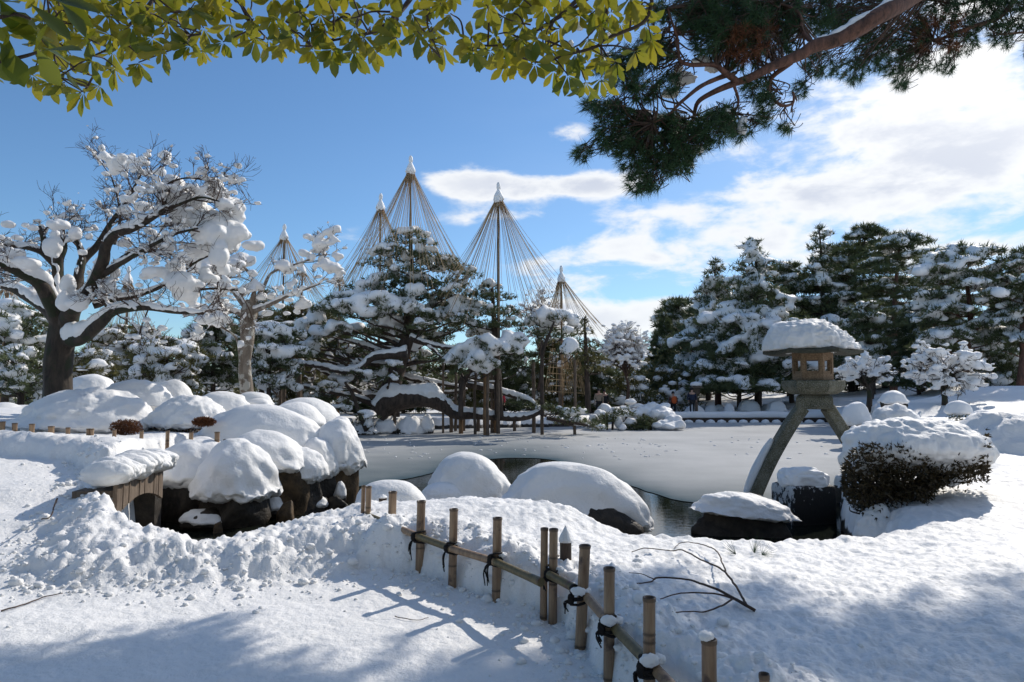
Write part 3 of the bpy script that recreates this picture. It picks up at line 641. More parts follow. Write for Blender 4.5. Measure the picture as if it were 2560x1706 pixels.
for (a, b, rx, ry, rz, s) in [(2285, 1112, 160, 130, 66, 1), (2190, 1122, 76, 90, 62, 2), (2395, 1128, 80, 80, 50, 3), (2340, 1150, 84, 70, 58, 4), (2270, 1085, 100, 90, 38, 6), (2148, 1150, 36, 50, 50, 8), (2366, 1178, 40, 44, 42, 9), (2230, 1150, 70, 60, 36, 10), (2440, 1140, 34, 40, 30, 11)]:
    k = 8.15 / FPX; dd, fc = ico(4); q = dd * np.array([rx, ry, rz]) * k; q[:, 2] = np.where(q[:, 2] < 0, q[:, 2] * .75, q[:, 2])
    q *= (1 + .13 * fbm(dd * 1.7 + s * 9, 1, 3))[:, None]; q += dd * (.028 * fbm(q * 8 + s, 1, 4, .6, billow=True) + .010 * fbm(q * 26, 1, 3))[:, None]
    cap.add(q + np.array(list(P(a, b, 8.2))), fc)
merged(cap, 'snow_cap', SNOW, t, .022, 9, .5)

# ================================================================ TWO-LEGGED STONE LANTERN
LD = 13.2; SL = crop(300 / 1680, 1900, 780); kL = LD / FPX
def PL(x, y, d=LD): a, b = SL(x, y); return P(a, b, d)
lc = PL(880, 800); LX, LY = lc.x, LD + .45
t = thing('stone_lantern', 'two legged stone lantern with thick snow cushion on its hexagonal roof', 'lantern', (LX, LY, WZ))
def hexring(R, z, rot=0.0, sx=1.0): return [(LX + sx * R * math.cos(rad(60 * i) + rot), LY + R * math.sin(rad(60 * i) + rot), z) for i in range(6)]
def loft(acc, rings, closed=True, k=6):
    v = np.array([q for r_ in rings for q in r_]); n_ = len(rings)
    f = [[i * k + j, i * k + (j + 1) % k, (i + 1) * k + (j + 1) % k, (i + 1) * k + j] for i in range(n_ - 1) for j in range(k)]; acc.add(v, f)
    for r_, rev in ((rings[0], True), (rings[-1], False)):
        c_ = np.mean(np.array(r_), axis=0); vv = np.vstack([np.array(r_), c_]); ff = [[j, (j + 1) % k, k] for j in range(k)]
        acc.add(vv, [x_[::-1] for x_ in ff] if rev else ff)
def ZL(y): return PL(880, y, LD).z
LROT = -math.atan2(LX, LY)
def turned(acc):
    c_, s_ = math.cos(LROT), math.sin(LROT)
    for v in acc.v:
        x, y = v[:, 0] - LX, v[:, 1] - LY; v[:, 0], v[:, 1] = LX + x * c_ - y * s_, LY + x * s_ + y * c_
    return acc
RR_ = 232 / 2 * kL * 1.035
# roof: corners kicked up a little, thin eave, low pitched top
mr = MA(); z_e = ZL(585)
def eave(R, dz, lift):
    out = []
    for i in range(6):
        for s in range(4):
            a0, a1 = rad(60 * i), rad(60 * (i + 1)); u = s / 4
            x = (1 - u) * math.cos(a0) + u * math.cos(a1); y = (1 - u) * math.sin(a0) + u * math.sin(a1); e = (2 * abs(u - .5)) ** 2
            out.append((LX + R * x, LY + R * y, z_e + dz + lift * e))
    return out
loft(mr, [eave(RR_ * .40, .055, 0), eave(RR_ * .98, -.012, .03), eave(RR_, .0, .03), eave(RR_ * 1.0, .055, .03), eave(RR_ * .6, .16, .01), eave(RR_ * .2, .30, 0)], k=24)
turned(mr).build('roof', STONED, t, smooth=False)
mr = MA(); dd, f = ico(6); q = np.sign(dd) * np.abs(dd) ** .9; q[:, :2] *= (1 + .07 * fbm(dd * 2.2 + 4, 1, 3))[:, None]
q[:, 2] = np.where(q[:, 2] < 0, q[:, 2] * .10, q[:, 2]); hgt = (ZL(85) - ZL(480)) * 1.08
q = q * np.array([RR_ * .94, RR_ * .80, hgt]); xx = q[:, 0] / RR_
q[:, 2] *= np.where(q[:, 2] > 0, 1 - .34 * sstep(xx, .1, .85), 1); q[:, 0] -= .06 * RR_; q[:, 2] *= np.where((q[:, 2] > 0) & (xx < -.2), 1 + .22 * sstep(-xx, .2, .8), 1)
q[:, 2] += .07 + np.where(q[:, 2] > 0, 0, 0) - .03 * np.abs(xx)
ruf = sstep(xx, .10, .18); q += dd * ((.026 + .030 * ruf) * fbm(q * 9, 1, 5, .6, billow=True) + (.006 + .012 * ruf) * fbm(q * 30, 1, 3) + .04 * fbm(q * 2.5, 1, 2))[:, None]
q[:, 1] += .045 * ruf * (dd[:, 1] < 0)
mr.add(q + np.array([LX, LY, z_e + .06]), f); turned(mr).build('snow_cap', SNOW, t)
# fire box: six walls, each with a framed opening
mb = MA(); Rb = 535 / 2 / 1680 * 300 * kL * 1.03; zb0, zb1 = ZL(950), ZL(570)
ap = Rb * math.cos(rad(30))
for i in range(6):
    a = rad(60 * i + 30); n_ = np.array([math.cos(a), math.sin(a), 0]); u_ = np.array([-math.sin(a), math.cos(a), 0]); wv = Rb / 2
    o_ = np.array([LX, LY, 0]) + n_ * ap
    hw, z0, z1 = wv * .56, zb0 + (zb1 - zb0) * .33, zb0 + (zb1 - zb0) * .74
    def ringv(hw_, za, zb_, dep, inset=0): return [o_ - u_ * hw_ - n_ * dep + [0, 0, za], o_ + u_ * hw_ - n_ * dep + [0, 0, za], o_ + u_ * hw_ - n_ * dep + [0, 0, zb_], o_ - u_ * hw_ - n_ * dep + [0, 0, zb_]]
    rings = [ringv(wv, zb0, zb1, 0), ringv(hw * 1.22, z0 - .05, z1 + .04, 0), ringv(hw * 1.22, z0 - .05, z1 + .04, .022), ringv(hw, z0, z1, .022), ringv(hw, z0, z1, .085), ringv(wv * .78, zb0, zb1, .085)]
    v = np.array([p_ for r_ in rings for p_ in r_]); f = [[r * 4 + j, r * 4 + (j + 1) % 4, (r + 1) * 4 + (j + 1) % 4, (r + 1) * 4 + j] for r in range(len(rings) - 1) for j in range(4)]
    mb.add(v, f)
loft(mb, [hexring(Rb * .99, zb0 - .004), hexring(Rb * .99, zb0 + .03)]); loft(mb, [hexring(Rb * .99, zb1 - .03), hexring(Rb * .99, zb1 + .035)])
turned(mb).build('fire_box', STONEB, t, smooth=False)
mb = MA(); Rp = 825 / 2 / 1680 * 300 * kL * 1.03; zp0, zp1 = ZL(1160), ZL(958)
hp = zp1 - zp0
loft(mb, [hexring(Rp * .60, zp0), hexring(Rp * .74, zp0 + hp * .04), hexring(Rp * .90, zp0 + hp * .25), hexring(Rp * .985, zp0 + hp * .50), hexring(Rp, zp0 + hp * .6), hexring(Rp * 1.0, zp0 + hp * .93), hexring(Rp * .97, zp0 + hp)])
turned(mb).build('platform', STONE, t, smooth=False)
mb = MA(); zn0, zn1 = ZL(1370), ZL(1163); wn = 490 / 1680 * 300 * kL / 2
def rect(hw, hd, z): return [(LX - hw, LY - hd, z), (LX + hw, LY - hd, z), (LX + hw, LY + hd, z), (LX - hw, LY + hd, z)]
off = PL(905, 1200).x - LX
def rect(hw, hd, z): return [(LX + off - hw, LY - hd, z), (LX + off + hw, LY - hd, z), (LX + off + hw, LY + hd, z), (LX + off - hw, LY + hd, z)]
loft(mb, [rect(wn * .97, .24, zn0), rect(wn, .26, zn0 + .03), rect(wn * .98, .26, zn1 - .07), rect(wn * .90, .22, zn1 - .015), rect(wn * .8, .2, zn1)], k=4)
turned(mb).build('saddle', STONE, t, smooth=False)
def leg(cent, wid, th, name='leg'):
    m_ = MA(); pts, ww = smooth_path(cent, wid, 6); n_ = len(pts); tg = np.gradient(pts, axis=0); tg /= np.linalg.norm(tg, axis=1)[:, None]
    side = np.stack([tg[:, 2], 0 * tg[:, 0], -tg[:, 0]], 1); ring = []
    prof = [(-1, -.8), (-.8, -1), (.8, -1), (1, -.8), (1, .8), (.8, 1), (-.8, 1), (-1, .8)]
    for a, b in prof: ring.append(pts + side * (ww[:, None] * a) + np.array([0, 1, 0]) * b * th)
    v = np.stack(ring, 1).reshape(-1, 3); k = 8; ii = np.arange(n_ - 1)[:, None] * k; jj = np.arange(k)[None]
    m_.add(v, np.stack([ii + jj, ii + (jj + 1) % k, ii + k + (jj + 1) % k, ii + k + jj], -1).reshape(-1, 4)); m_.add(v[:k], [[0, 1, 2, 3], [4, 5, 6, 7], [0, 3, 4, 7]]); return m_.build(name, STONE, t, smooth=False), pts, ww, side
def PB(x, y, d=LD): a, b = S16(x, y); q = P(a, b, d); return (q.x, LY - .02, q.z)
o1, lp_, lw_, ls_ = leg([PB(1052, 640), PB(985, 735), PB(915, 850), PB(848, 970), PB(795, 1080), PB(750, 1190), PB(725, 1270)], [.112, .112, .115, .12, .125, .125, .125], .13)
leg([PB(1212, 640), PB(1262, 720), PB(1320, 810), PB(1385, 920), PB(1430, 1020)], [.11, .11, .11, .115, .115], .13)
ms = MA()
sidx = np.linspace(.36, .93, 26); idx = sidx * (len(lp_) - 1); i0 = idx.astype(int); fr_ = (idx - i0)[:, None]
cpt = lp_[i0] * (1 - fr_) + lp_[np.minimum(i0 + 1, len(lp_) - 1)] * fr_; sd = ls_[i0]; sg = -1 if ls_[5][0] > 0 else 1
prof = np.sin(np.linspace(.12, math.pi - .12, 26)) ** .45
tube(ms, cpt + sg * sd * .15 + [0, 0, .02], .095 * prof, 10, wob=.12); ms.build('leg_snow', SNOW, t)

# ================================================================ BAMBOO FENCE BESIDE THE PATH
def bamboo_post(acc, x, y, z0, z1, r, seed, lean=(0, 0), capsnow=False):
    rs_ = np.random.RandomState(seed); zs = [z0]; nodes = sorted(rs_.uniform(z0 + .1, z1 - .12, 2)) if z1 - z0 > .35 else []
    prof = [(z0, r, .1)]
    for n_ in nodes: prof += [(n_ - .012, r, 0), (n_ - .004, r * 1.06, .7), (n_ + .002, r * .97, .9), (n_ + .01, r * 1.03, .2), (n_ + .02, r, 0)]
    prof += [(z1 - .022, r, 0), (z1 - .018, r * 1.09, .5), (z1 - .004, r * 1.10, .75), (z1, r * 1.02, .9), (z1 - .002, r * .80, .9), (z1 - .02, r * .76, 1), (z1 - .022, 0.001, 1)]
    k = 14; th = np.linspace(0, 2 * math.pi, k, endpoint=False); v = []; tn = []
    for z, rr, tt in prof:
        fx = (z - z0) / (z1 - z0)
        v += [(x + lean[0] * fx + rr * math.cos(a), y + lean[1] * fx + rr * math.sin(a), z) for a in th]; tn += [tt] * k
    n_ = len(prof); ii = np.arange(n_ - 1)[:, None] * k; jj = np.arange(k)[None]
    acc.add(v, np.stack([ii + jj, ii + (jj + 1) % k, ii + k + (jj + 1) % k, ii + k + jj], -1).reshape(-1, 4), tn)
def rope_tie(acc, c, r, seed, strands=6, sl=.15, dirx=-1):
    rs_ = np.random.RandomState(seed); c = np.array(list(c))
    for k in range(5):
        th = np.linspace(0, 2 * math.pi, 17); tl = rs_.uniform(-.5, .5); rr = r * rs_.uniform(1.1, 1.3)
        pts = np.stack([rr * np.cos(th), rr * np.sin(th), .02 * (k - 2) + tl * r * np.cos(th + k)], 1) + c + rs_.randn(17, 3) * .0015; tube(acc, pts, .0085, 6, cap=False)
    for k in range(4): blob(acc, c + [dirx * r * 1.15, -r * .8, rs_.uniform(-.02, .02)], (.022, .022, .028), 2, .35, 3, seed + k)
    for k in range(strands):
        p0 = c + [dirx * r * 1.2, -r * .8, -.01]; q = p0 + [dirx * rs_.uniform(.0, .04), rs_.uniform(-.03, .02), -sl * rs_.uniform(.5, 1)]
        md = (p0 + q) / 2 + [dirx * rs_.uniform(.005, .03), 0, .01]; pts, _ = smooth_path([p0, md, q], [1, 1, 1], 4); tube(acc, pts, .0042, 5)
fence = thing('bamboo_fence', 'knee high bamboo fence lashed with black rope curving along the trodden path', 'fence', (FLINE[4].x, FLINE[4].y, 0))
posts = [(906, 1214, 10, -.1), (919, 1216, 14, -.1), (979, 1229, 20, .10), (1050, 1252, 21, -.05), (1131, 1272, 20.5, -.12), (1240, 1294, 22, -.12), (1357, 1320, 18, -.15), (1380, 1322, 21, -.15), (1443, 1363, 27, -.25), (1518, 1419, 27, -.25), (1617, 1493, 30, -.25), (1765, 1597, 36, -.25), (1902, 1684, 24, -.1)]
pw = []
for k, (a, b, wpx, z0) in enumerate(posts):
    q = G(a, b, .65); r = wpx / 2 * q.y / FPX; pw.append((q, r)); m = MA()
    bamboo_post(m, q.x, q.y, z0, .65, r, 60 + k, lean=((.012, 0) if k != 8 else (.05, 0))); m.build('post', BAMBOO, fence)
def S8P(x, y, d): a, b = S8(x, y); return P(a, b, d)
rail1 = [(-1.45, 7.0, .36), (-1.16, 6.54, .37), (pw[3][0].x, pw[3][0].y - .05, .345), (pw[4][0].x, pw[4][0].y - .05, .335), (pw[5][0].x, pw[5][0].y - .05, .325), (.20, 4.80, .315)]
for k in range(len(rail1) - 1):
    m = MA(); pts = np.linspace(rail1[k], rail1[k + 1], 6); tube(m, pts, [.030, .0295, .0295, .0295, .03, .032][:6], 12); m.build('rail', BAMBOOG if k % 2 == 0 else BAMBOO, fence)
rail2 = [(.26, 4.86, .35), (pw[8][0].x + .04, pw[8][0].y + .06, .335), (pw[9][0].x + .02, pw[9][0].y + .05, .33), (pw[10][0].x + .02, pw[10][0].y + .05, .32), (pw[11][0].x, pw[11][0].y + .05, .31), (pw[12][0].x, pw[12][0].y + .05, .30)]
for k in range(len(rail2) - 1):
    m = MA(); pts = np.linspace(rail2[k], rail2[k + 1], 6); tube(m, pts, .029, 12); m.build('rail', BAMBOO if k % 2 else BAMBOOG, fence)
for k, i_ in enumerate([1, 3, 4, 5, 7, 8, 9, 10, 11]):
    q, r = pw[i_]; m = MA(); rope_tie(m, (q.x, q.y - .01, .335), max(r, .03) * 1.12, 80 + k, strands=7 if i_ in (4, 5) else 5, sl=.2 if i_ in (3, 4, 5) else .1); m.build('rope_tie', TIE, fence)
for k, i_ in enumerate([4, 5, 7, 8, 9, 10]):
    m = MA(); q, r = pw[i_]; blob(m, (q.x + .05, q.y - .01, .365), (.035, .03, .025), 3, .3, 2.5, k + 5)
    if k > 2: blob(m, (q.x - .0, q.y - .05, .375), (.045, .028, .03), 3, .3, 2.5, k + 15)
    m.build('snow_clump', SNOW, fence)
m = MA(); blob(m, (pw[11][0].x, pw[11][0].y, .66), (.03, .03, .018), 3, .3, 3, 40); m.build('snow_clump', SNOW, fence)
# two posts of an older edging, nearly buried
for k, (a, b, d, lb) in enumerate([(957, 1243, 8.0, 'short dark bamboo stub buried behind the second bamboo post'), (1414, 1352, 5.25, 'dark post stub with pointed snow cap behind the pair of bamboo posts')]):
    q = P(a, b, d); st = thing('post_stub', lb, 'post', (q.x, q.y, .3)); m = MA(); tube(m, [(q.x, q.y, .25), (q.x, q.y, q.z - .02), (q.x, q.y, q.z)], [.045, .045, .047], 12); m.build('post', BARKD, st)
    m = MA(); dd, f = ico(4); hh = np.clip(1 - np.hypot(dd[:, 0], dd[:, 1]), 0, 1); v = dd * [.052, .052, .0]; v[:, 2] = np.where(dd[:, 2] > 0, hh ** .8 * (.11 if k else .03), -.01)
    v *= (1 + .1 * fbm(dd * 3, 1, 3))[:, None]; m.add(v + [q.x, q.y, q.z + .002], f); m.build('snow_cap', SNOW, st)
# left fence behind the snow
lf_ = thing('bamboo_fence', 'row of bamboo post tops sticking out of deep snow left of the stream', 'fence', (-7.2, 11.8, .6))
lp = [(6, 1054, 13, 1085), (37, 1058, 12, 1094), (80, 1060, 12, 1080), (128, 1066, 14, 1078), (170, 1069, 10, 1080), (221, 1072, 9, 1110), (230, 1072, 9, 1110), (286, 1074, 9, 1110), (354, 1076, 9, 1108), (419, 1077, 9, 1100), (478, 1080, 10, 1104), (543, 1080, 12, 1100)]
for k, (a, b, wpx, yb) in enumerate(lp):
    d = 11.2 if a > 200 else 11.9; 
    q = P(a, b, d); m = MA(); bamboo_post(m, q.x, q.y, .55, q.z, wpx / 2 * d / FPX, 130 + k); m.build('post', BAMBOO, lf_)
for a, b in (((224, 1112), (288, 1116)), ((290, 1112), (340, 1109))):
    m = MA(); tube(m, np.linspace(P(*a, 11.1), P(*b, 11.1), 4), .035, 8); m.build('rail', BAMBOO, lf_)
for k, (a, b) in enumerate([(225, 1108), (286, 1112)]):
    m = MA(); rope_tie(m, P(a, b, 11.15), .045, 200 + k, 3, .08); m.build('rope_tie', TIE, lf_)

# ================================================================ BRIDGE
br = thing('arched_bridge', 'small arched bridge side of upright weathered planks under snow at the stream head', 'bridge', (-4.65, 8.6, WZ))
b0, b1 = Vector((-4.58, 8.02, 0)), Vector((-4.78, 9.45, 0)); nb = 9; L_ = (b1 - b0)
for k in range(nb):
    u0, u1 = k / nb + .006, (k + 1) / nb - .006; m = MA(); top = .60 + .02 * math.sin(math.pi * (k + .5) / nb)
    bot0, bot1 = [.14 + .17 * math.sin(math.pi * min(max(u, 0), 1)) ** .8 for u in (u0, u1)]; pr = .004 * (k % 3)
    for_n = Vector((L_.y, -L_.x, 0)).normalized()
    A_, B_ = b0 + L_ * u0 + for_n * pr, b0 + L_ * u1 + for_n * pr; th_ = for_n * -.05
    v = [(A_.x, A_.y, bot0), (B_.x, B_.y, bot1), (B_.x, B_.y, top), (A_.x, A_.y, top)]; v2 = [(a + th_.x, b + th_.y, c_) for a, b, c_ in v]
    m.add(v + v2, [[0, 1, 2, 3], [7, 6, 5, 4], [0, 4, 5, 1], [2, 6, 7, 3], [1, 5, 6, 2], [0, 3, 7, 4]]); m.build('plank', PLANK, br, smooth=False)
m = MA(); box(m, (-4.98, 8.75, .40), (.5, 1.3, .08), rz=.14); m.build('deck', PLANK, br, smooth=False)
m = MA(); box(m, (-5.2, 9.55, -.2), (.6, .25, .9), rz=.14); m.build('abutment', ROCK, br, smooth=False); m = MA(); box(m, (-4.95, 8.02, -.2), (.5, .15, .9), rz=.14); m.build('abutment', ROCK, br, smooth=False)
m = MA(); rs = np.random.RandomState(3)
for k in range(34):
    u = k / 33; q = b0 + L_ * (u * 1.12 - .06); blob(m, (q.x - .13 + rs.randn() * .03, q.y, .66 + rs.randn() * .02), (.26 + rs.rand() * .05, .14, .13 + rs.rand() * .03), 4, .2, 2.0, k + 300, low=.9)
m.build('snow_cap', SNOW, br)

# ================================================================ FALLEN TWIGS
def twig_on_snow(name, label, cat, lines, d_of, lift=.012, mat_=None):
    m = MA()
    for pts, r0, r1 in lines:
        w3 = []
        for i_, (a, b, h) in enumerate(pts):
            q = G(a, b, .33 if d_of == 'field' else .02)
            for _ in range(3): q = G(a, b, gz(q.x, q.y) + h)
            w3.append(q)
        sp3, rr = smooth_path(w3, np.linspace(r0, r1, len(w3)), 6); sp3 += .004 * np.stack([vnoise(sp3 * 20), vnoise(sp3 * 20 + 9), vnoise(sp3 * 20 + 5)], 1); tube(m, sp3, rr, 6)
    return tag(m.build(name, mat_ or TWIG), label, cat)
K = crop(1200 / 2353, 1360, 1280)
def kp(*l): return [(*K(a, b), h) for a, b, h in l]
twig_on_snow('fallen_branch', 'large forked bare branch lying on the snow right of the fence', 'branch', [
    (kp((1035, 484, .01), (985, 455, .03), (925, 420, .05), (860, 385, .06), (780, 355, .06), (690, 330, .05), (560, 322, .04), (520, 345, .02), (430, 350, .01)), .011, .004),
    (kp((990, 452, .03), (950, 380, .06), (905, 315, .08), (850, 270, .09), (770, 235, .09), (680, 188, .07), (620, 190, .05), (500, 178, .03), (430, 196, .01)), .008, .0035),
    (kp((895, 305, .08), (870, 240, .09), (845, 190, .09), (790, 165, .07), (720, 150, .05), (665, 155, .03), (635, 182, .01)), .006, .003),
    (kp((930, 425, .05), (860, 405, .05), (740, 398, .04), (640, 405, .03), (560, 430, .01)), .007, .003),
    (kp((925, 425, .05), (870, 460, .03), (790, 490, .02), (700, 490, .02), (560, 500, .01)), .006, .003),
    (kp((545, 332, .03), (480, 305, .03), (415, 300, .01)), .004, .002)], 'field')
K2 = crop(1000 / 2353, 0, 1380)
def k2(*l): return [(*K2(a, b), h) for a, b, h in l]
twig_on_snow('fallen_twig', 'thin dark twig lying on the bright path at the left edge', 'twig', [(k2((5, 347, .01), (110, 320, .012), (210, 282, .015), (290, 258, .012), (370, 243, .01)), .006, .0035), (k2((400, 241, .008), (412, 238, .008)), .002, .002)], 'path')
twig_on_snow('fallen_twig', 'short twig lying on shaded path snow left of the fence', 'twig', [([(*S8(455, 1170), .008), (*S8(540, 1187), .01), (*S8(610, 1190), .01), (*S8(655, 1173), .012)], .0035, .002)], 'path')
twig_on_snow('fallen_twig', 'crooked twig standing in snow at the path edge near the bridge', 'twig', [([(*S4(358, 870), .12), (*S4(335, 925), .08), (*S4(322, 970), .04), (*S4(295, 992), .02), (*S4(262, 995), .01)], .008, .006)], 'path')
m = MA(); rs = np.random.RandomState(8); g0 = G(1855, 1392, .24)
for a, b, dx in ((1840, 1390, -1), (1885, 1385, .6), (1905, 1392, 1)):
    q = G(a, b, .25); z = gz(q.x, q.y); blades(m, [(q.x, q.y, z + .02)] * 2, [(dx, .1, .8 if dx < 1 else .2)] * 2, 16, .15, .003, .5, rs)
tg_ = m.build('pine_sprig', NEEDLEN); tag(tg_, 'small green pine sprig dropped on the snow beyond the bare branch', 'sprig')

# ================================================================ PINES
def tufts(acc, c, r, n, rs, L, W, k=6, up=.55):
    """needle tufts through a flat pad of foliage, denser at its top and rim"""
    th = rs.rand(n) * 2 * math.pi; q = rs.rand(n) ** .5
    edge = 1 + .28 * vnoise(np.stack([np.cos(th) * 2.2, np.sin(th) * 2.2, np.full(n, c[0] * 3 + c[2])], 1))
    x, y = q * np.cos(th) * edge, q * np.sin(th) * edge
    dome = np.sqrt(np.clip(1 - np.minimum(q, 1) ** 2, 0, 1))
    z = dome * (rs.rand(n) * 1.5 - .5) - .35 * q * q + .12 * rs.randn(n)
    C = np.stack([x * r[0], y * r[1], z * r[2]], 1) + np.array(list(c))
    D = np.stack([np.cos(th) * q * .9, np.sin(th) * q * .9, up + .35 * rs.randn(n)], 1) + .35 * rs.randn(n, 3)
    D /= np.linalg.norm(D, axis=1)[:, None]
    t0 = rs.rand(); blades(acc, C, D, k, L, W, .55, rs, tint=np.clip(t0 * .7 + .3 * rs.rand(n), 0, 1))
def pad_snow(acc, c, r, rs, amount=1.0, sub=2, size=.5, thick=.5):
    """lumps of snow lying on the pad, running together where they are thick"""
    n = max(2, int(round(amount * 8.5 * (.42 / size) ** 1.3)))
    for i in range(n):
        th = rs.rand() * 2 * math.pi; q = (rs.rand() ** .55) * .95
        s = size * .72 * (.45 + .85 * rs.rand()); rx = max(r[0], .1) * s
        z = r[2] * (.95 * math.sqrt(max(0, 1 - q * q)) - .25 * q) 
        p_ = (c[0] + q * math.cos(th) * r[0] * .9, c[1] + q * math.sin(th) * r[1] * .9, c[2] + z)
        rz = min(rx * thick * 1.25, r[2] * 1.1) * (.7 + .5 * rs.rand())
        if q > .7: p_ = (p_[0], p_[1], p_[2] - rz * .5); rz *= 1.25
        blob(acc, p_, (rx * (.8 + .4 * rs.rand()), rx * (.7 + .4 * rs.rand()), rz), sub, .40, 2.3, rs.randint(999), low=.7, power=.9)
def limb(acc, a, b, r0, r1, rs, sag=.12, n=4, k=6, snow=None):
    a, b = np.array(list(a)), np.array(list(b)); L = np.linalg.norm(b - a); pts = [a]
    for i in range(1, n): 
        u = i / n; p_ = a + (b - a) * u + rs.randn(3) * L * .055; p_[2] += -sag * L * math.sin(math.pi * u); pts.append(p_)
    pts.append(b); sp_, rr = smooth_path(pts, np.linspace(r0, r1, n + 1), 4); tube(acc, sp_, rr, k, cap=False)
    if snow is not None: tube(snow, sp_ + [0, 0, 1] * (rr[:, None] * .75), np.maximum(rr * 1.1, .05) * (1 + .35 * vnoise(sp_ * 2.3 + 3)), 6)
    return sp_
def make_tree(name, label, cat, base, trunk_pts, trunk_r, pads, seed, needle=None, bark=None, L=.25, W=.045, k=6, dens=90, snow_sub=2, snow_size=.5, snow_mat=None, limbs=True, group=None, limb_snow=True, thick=.5, lr=.3, voxel=None):
    rs = np.random.RandomState(seed); t = thing(name, label, cat, tuple(base), group)
    tr, fo, sn = MA(), MA(), MA()
    tp, rr = smooth_path(trunk_pts, trunk_r, 6); tube(tr, tp, rr, 9, wob=.10, seed=seed)
    for c, r, s in pads:
        area = r[0] * r[1]; n = int(max(6, dens * area * (1 + .8 * r[2] / max(r[0], .01)))); tufts(fo, c, r, n, rs, L, W, k)
        if s > 0: pad_snow(sn, c, r, rs, s, 2 if r[0] > .5 else 1, snow_size, thick)
        if limbs:
            dz = tp[:, 2] - (c[2] - r[2] * .6 - .25 * np.hypot(tp[:, 0] - c[0], tp[:, 1] - c[1])); i_ = int(np.argmin(np.abs(dz)))
            lb = limb(tr, tp[i_], (c[0], c[1], c[2] - r[2] * .35), max(rr[i_] * lr, .02), .012 + .004 * L / .2, rs, sag=.04, k=4, n=3, snow=sn if limb_snow and rs.rand() < .5 else None)
            for _ in range(3):
                e = np.array(c) + rs.uniform(-.8, .8, 3) * np.array([r[0], r[1], r[2] * .5]); tube(tr, [lb[-4], (lb[-4] + e) / 2 + rs.randn(3) * .05, e], [.022, .016, .010], 3, cap=False)
    tr.build('trunk', bark or BARKD, t); fo.build('foliage', needle or NEEDLE, t, kind='stuff')
    if sn.n: merged(sn, 'snow', snow_mat or SNOWF, t, voxel or max(.055, base[1] * .0040), seed)
    return t

# ---- the great pine on the far bank, its pads laid out one by one
SC = crop(900 / 1907, 640, 380); D0 = 32.0; kC = 900 / 1907 * D0 / FPX
def PC(x, y, d=D0): a, b = SC(x, y); return P(a, b, d)
rs = np.random.RandomState(21)
def pads_from(lst, base_d=D0):
    out = []
    for e in lst:
        x, y, rx, rz = e[:4]; s = e[4] if len(e) > 4 else .8; dd = e[5] if len(e) > 5 else rs.uniform(-1.2, 1.2)
        d = base_d + dd; c = PC(x, y, d); f = 900 / 1907 * d / FPX
        out.append(((c.x, d, c.z), (rx * f, rx * f * .85, rz * f), s))
    return out
main = [(1080, 800, 100, 34, 1.5, -.2), (980, 780, 100, 34, 1.0, .2), (1120, 910, 80, 32, 1.0, .4), (900, 1000, 90, 32, .8, 1.0), (1010, 1060, 80, 30, .7, 1.2), (560, 1050, 90, 28, 1.0, .8), (420, 1080, 80, 26, 1.0, .6), (180, 930, 90, 26, 1.2, .8), (620, 1240, 80, 26, .7, 1.4), (800, 1150, 80, 28, .5, 1.6), (930, 880, 100, 34, 1.3, -.6), (1030, 860, 90, 32, 1.2, -.4), (820, 960, 100, 34, .8, .2), (950, 990, 80, 30, .7, .6), (470, 820, 120, 30, 1.6, -2.2), (350, 960, 90, 28, 1.4, -1.5), (660, 940, 90, 32, .9, -.6), (1040, 940, 70, 30, .6, .8), (700, 840, 90, 30, 1.6, -2.2), (820, 435, 95, 26, 1.0, 0), (760, 470, 70, 30, .6, .3), (880, 480, 75, 30, .5), (720, 530, 120, 32, 1.1, -.8), (900, 540, 80, 30, .7), (810, 560, 120, 36, .3, .8), (640, 590, 85, 32, .5), (790, 625, 110, 36, .6, -1), (960, 600, 105, 36, .7, .3), (1060, 620, 110, 34, 1.2, .6), (1010, 570, 60, 26, 1.5, 0),
        (1120, 650, 70, 30, .8), (700, 680, 130, 36, .5, -.6), (590, 720, 110, 34, .7, -1), (850, 700, 140, 36, .2, 0), (1000, 700, 120, 36, .2), (1060, 740, 110, 34, .5), (780, 760, 150, 36, .4, -.8),
        (500, 780, 120, 30, 1.5, -1.5), (620, 790, 130, 32, 1.6, -1.8), (760, 820, 120, 32, 1.4, -1.5), (400, 840, 120, 30, 1.5, -1), (540, 860, 120, 32, 1.5, -2), (680, 880, 110, 34, .9), (860, 850, 90, 34, 1.3, -1.5), (960, 830, 90, 34, 1.1),
        (310, 910, 100, 30, 1.5, -.5), (430, 930, 85, 30, 1.5, -2), (880, 920, 75, 30, 1.7, -2.2), (1000, 900, 90, 36, .2, .5), (1110, 850, 90, 30, 1.3, -.5), (240, 970, 90, 30, 1.3), (560, 960, 130, 34, .25, .6), (740, 960, 120, 36, .1, 1),
        (130, 1050, 90, 28, 1.5, -.5), (230, 1050, 80, 28, 1.3, -1), (40, 1110, 60, 30, 1.3), (30, 1190, 45, 24, 1.2), (180, 1000, 60, 26, 1.0), (330, 1010, 70, 26, .8), (300, 1080, 60, 22, .5),
        (700, 1060, 80, 34, .5, .4), (725, 1130, 60, 26, 1.4, -1.8), (715, 1195, 50, 20, 1.6, -2), (650, 1150, 60, 26, .4), (960, 970, 90, 40, .1, 1.2), (900, 1090, 90, 34, .1, 2), (1000, 1200, 110, 30, .3, 2.5), (880, 1200, 100, 26, .3, 2.5)]
trk = [(PC(690, 1400), .62), (PC(700, 1300), .50), (PC(735, 1180), .40), (PC(780, 1060), .34), (PC(810, 960), .30), (PC(815, 820), .24), (PC(822, 680), .18), (PC(822, 540), .10), (PC(822, 450), .05)]
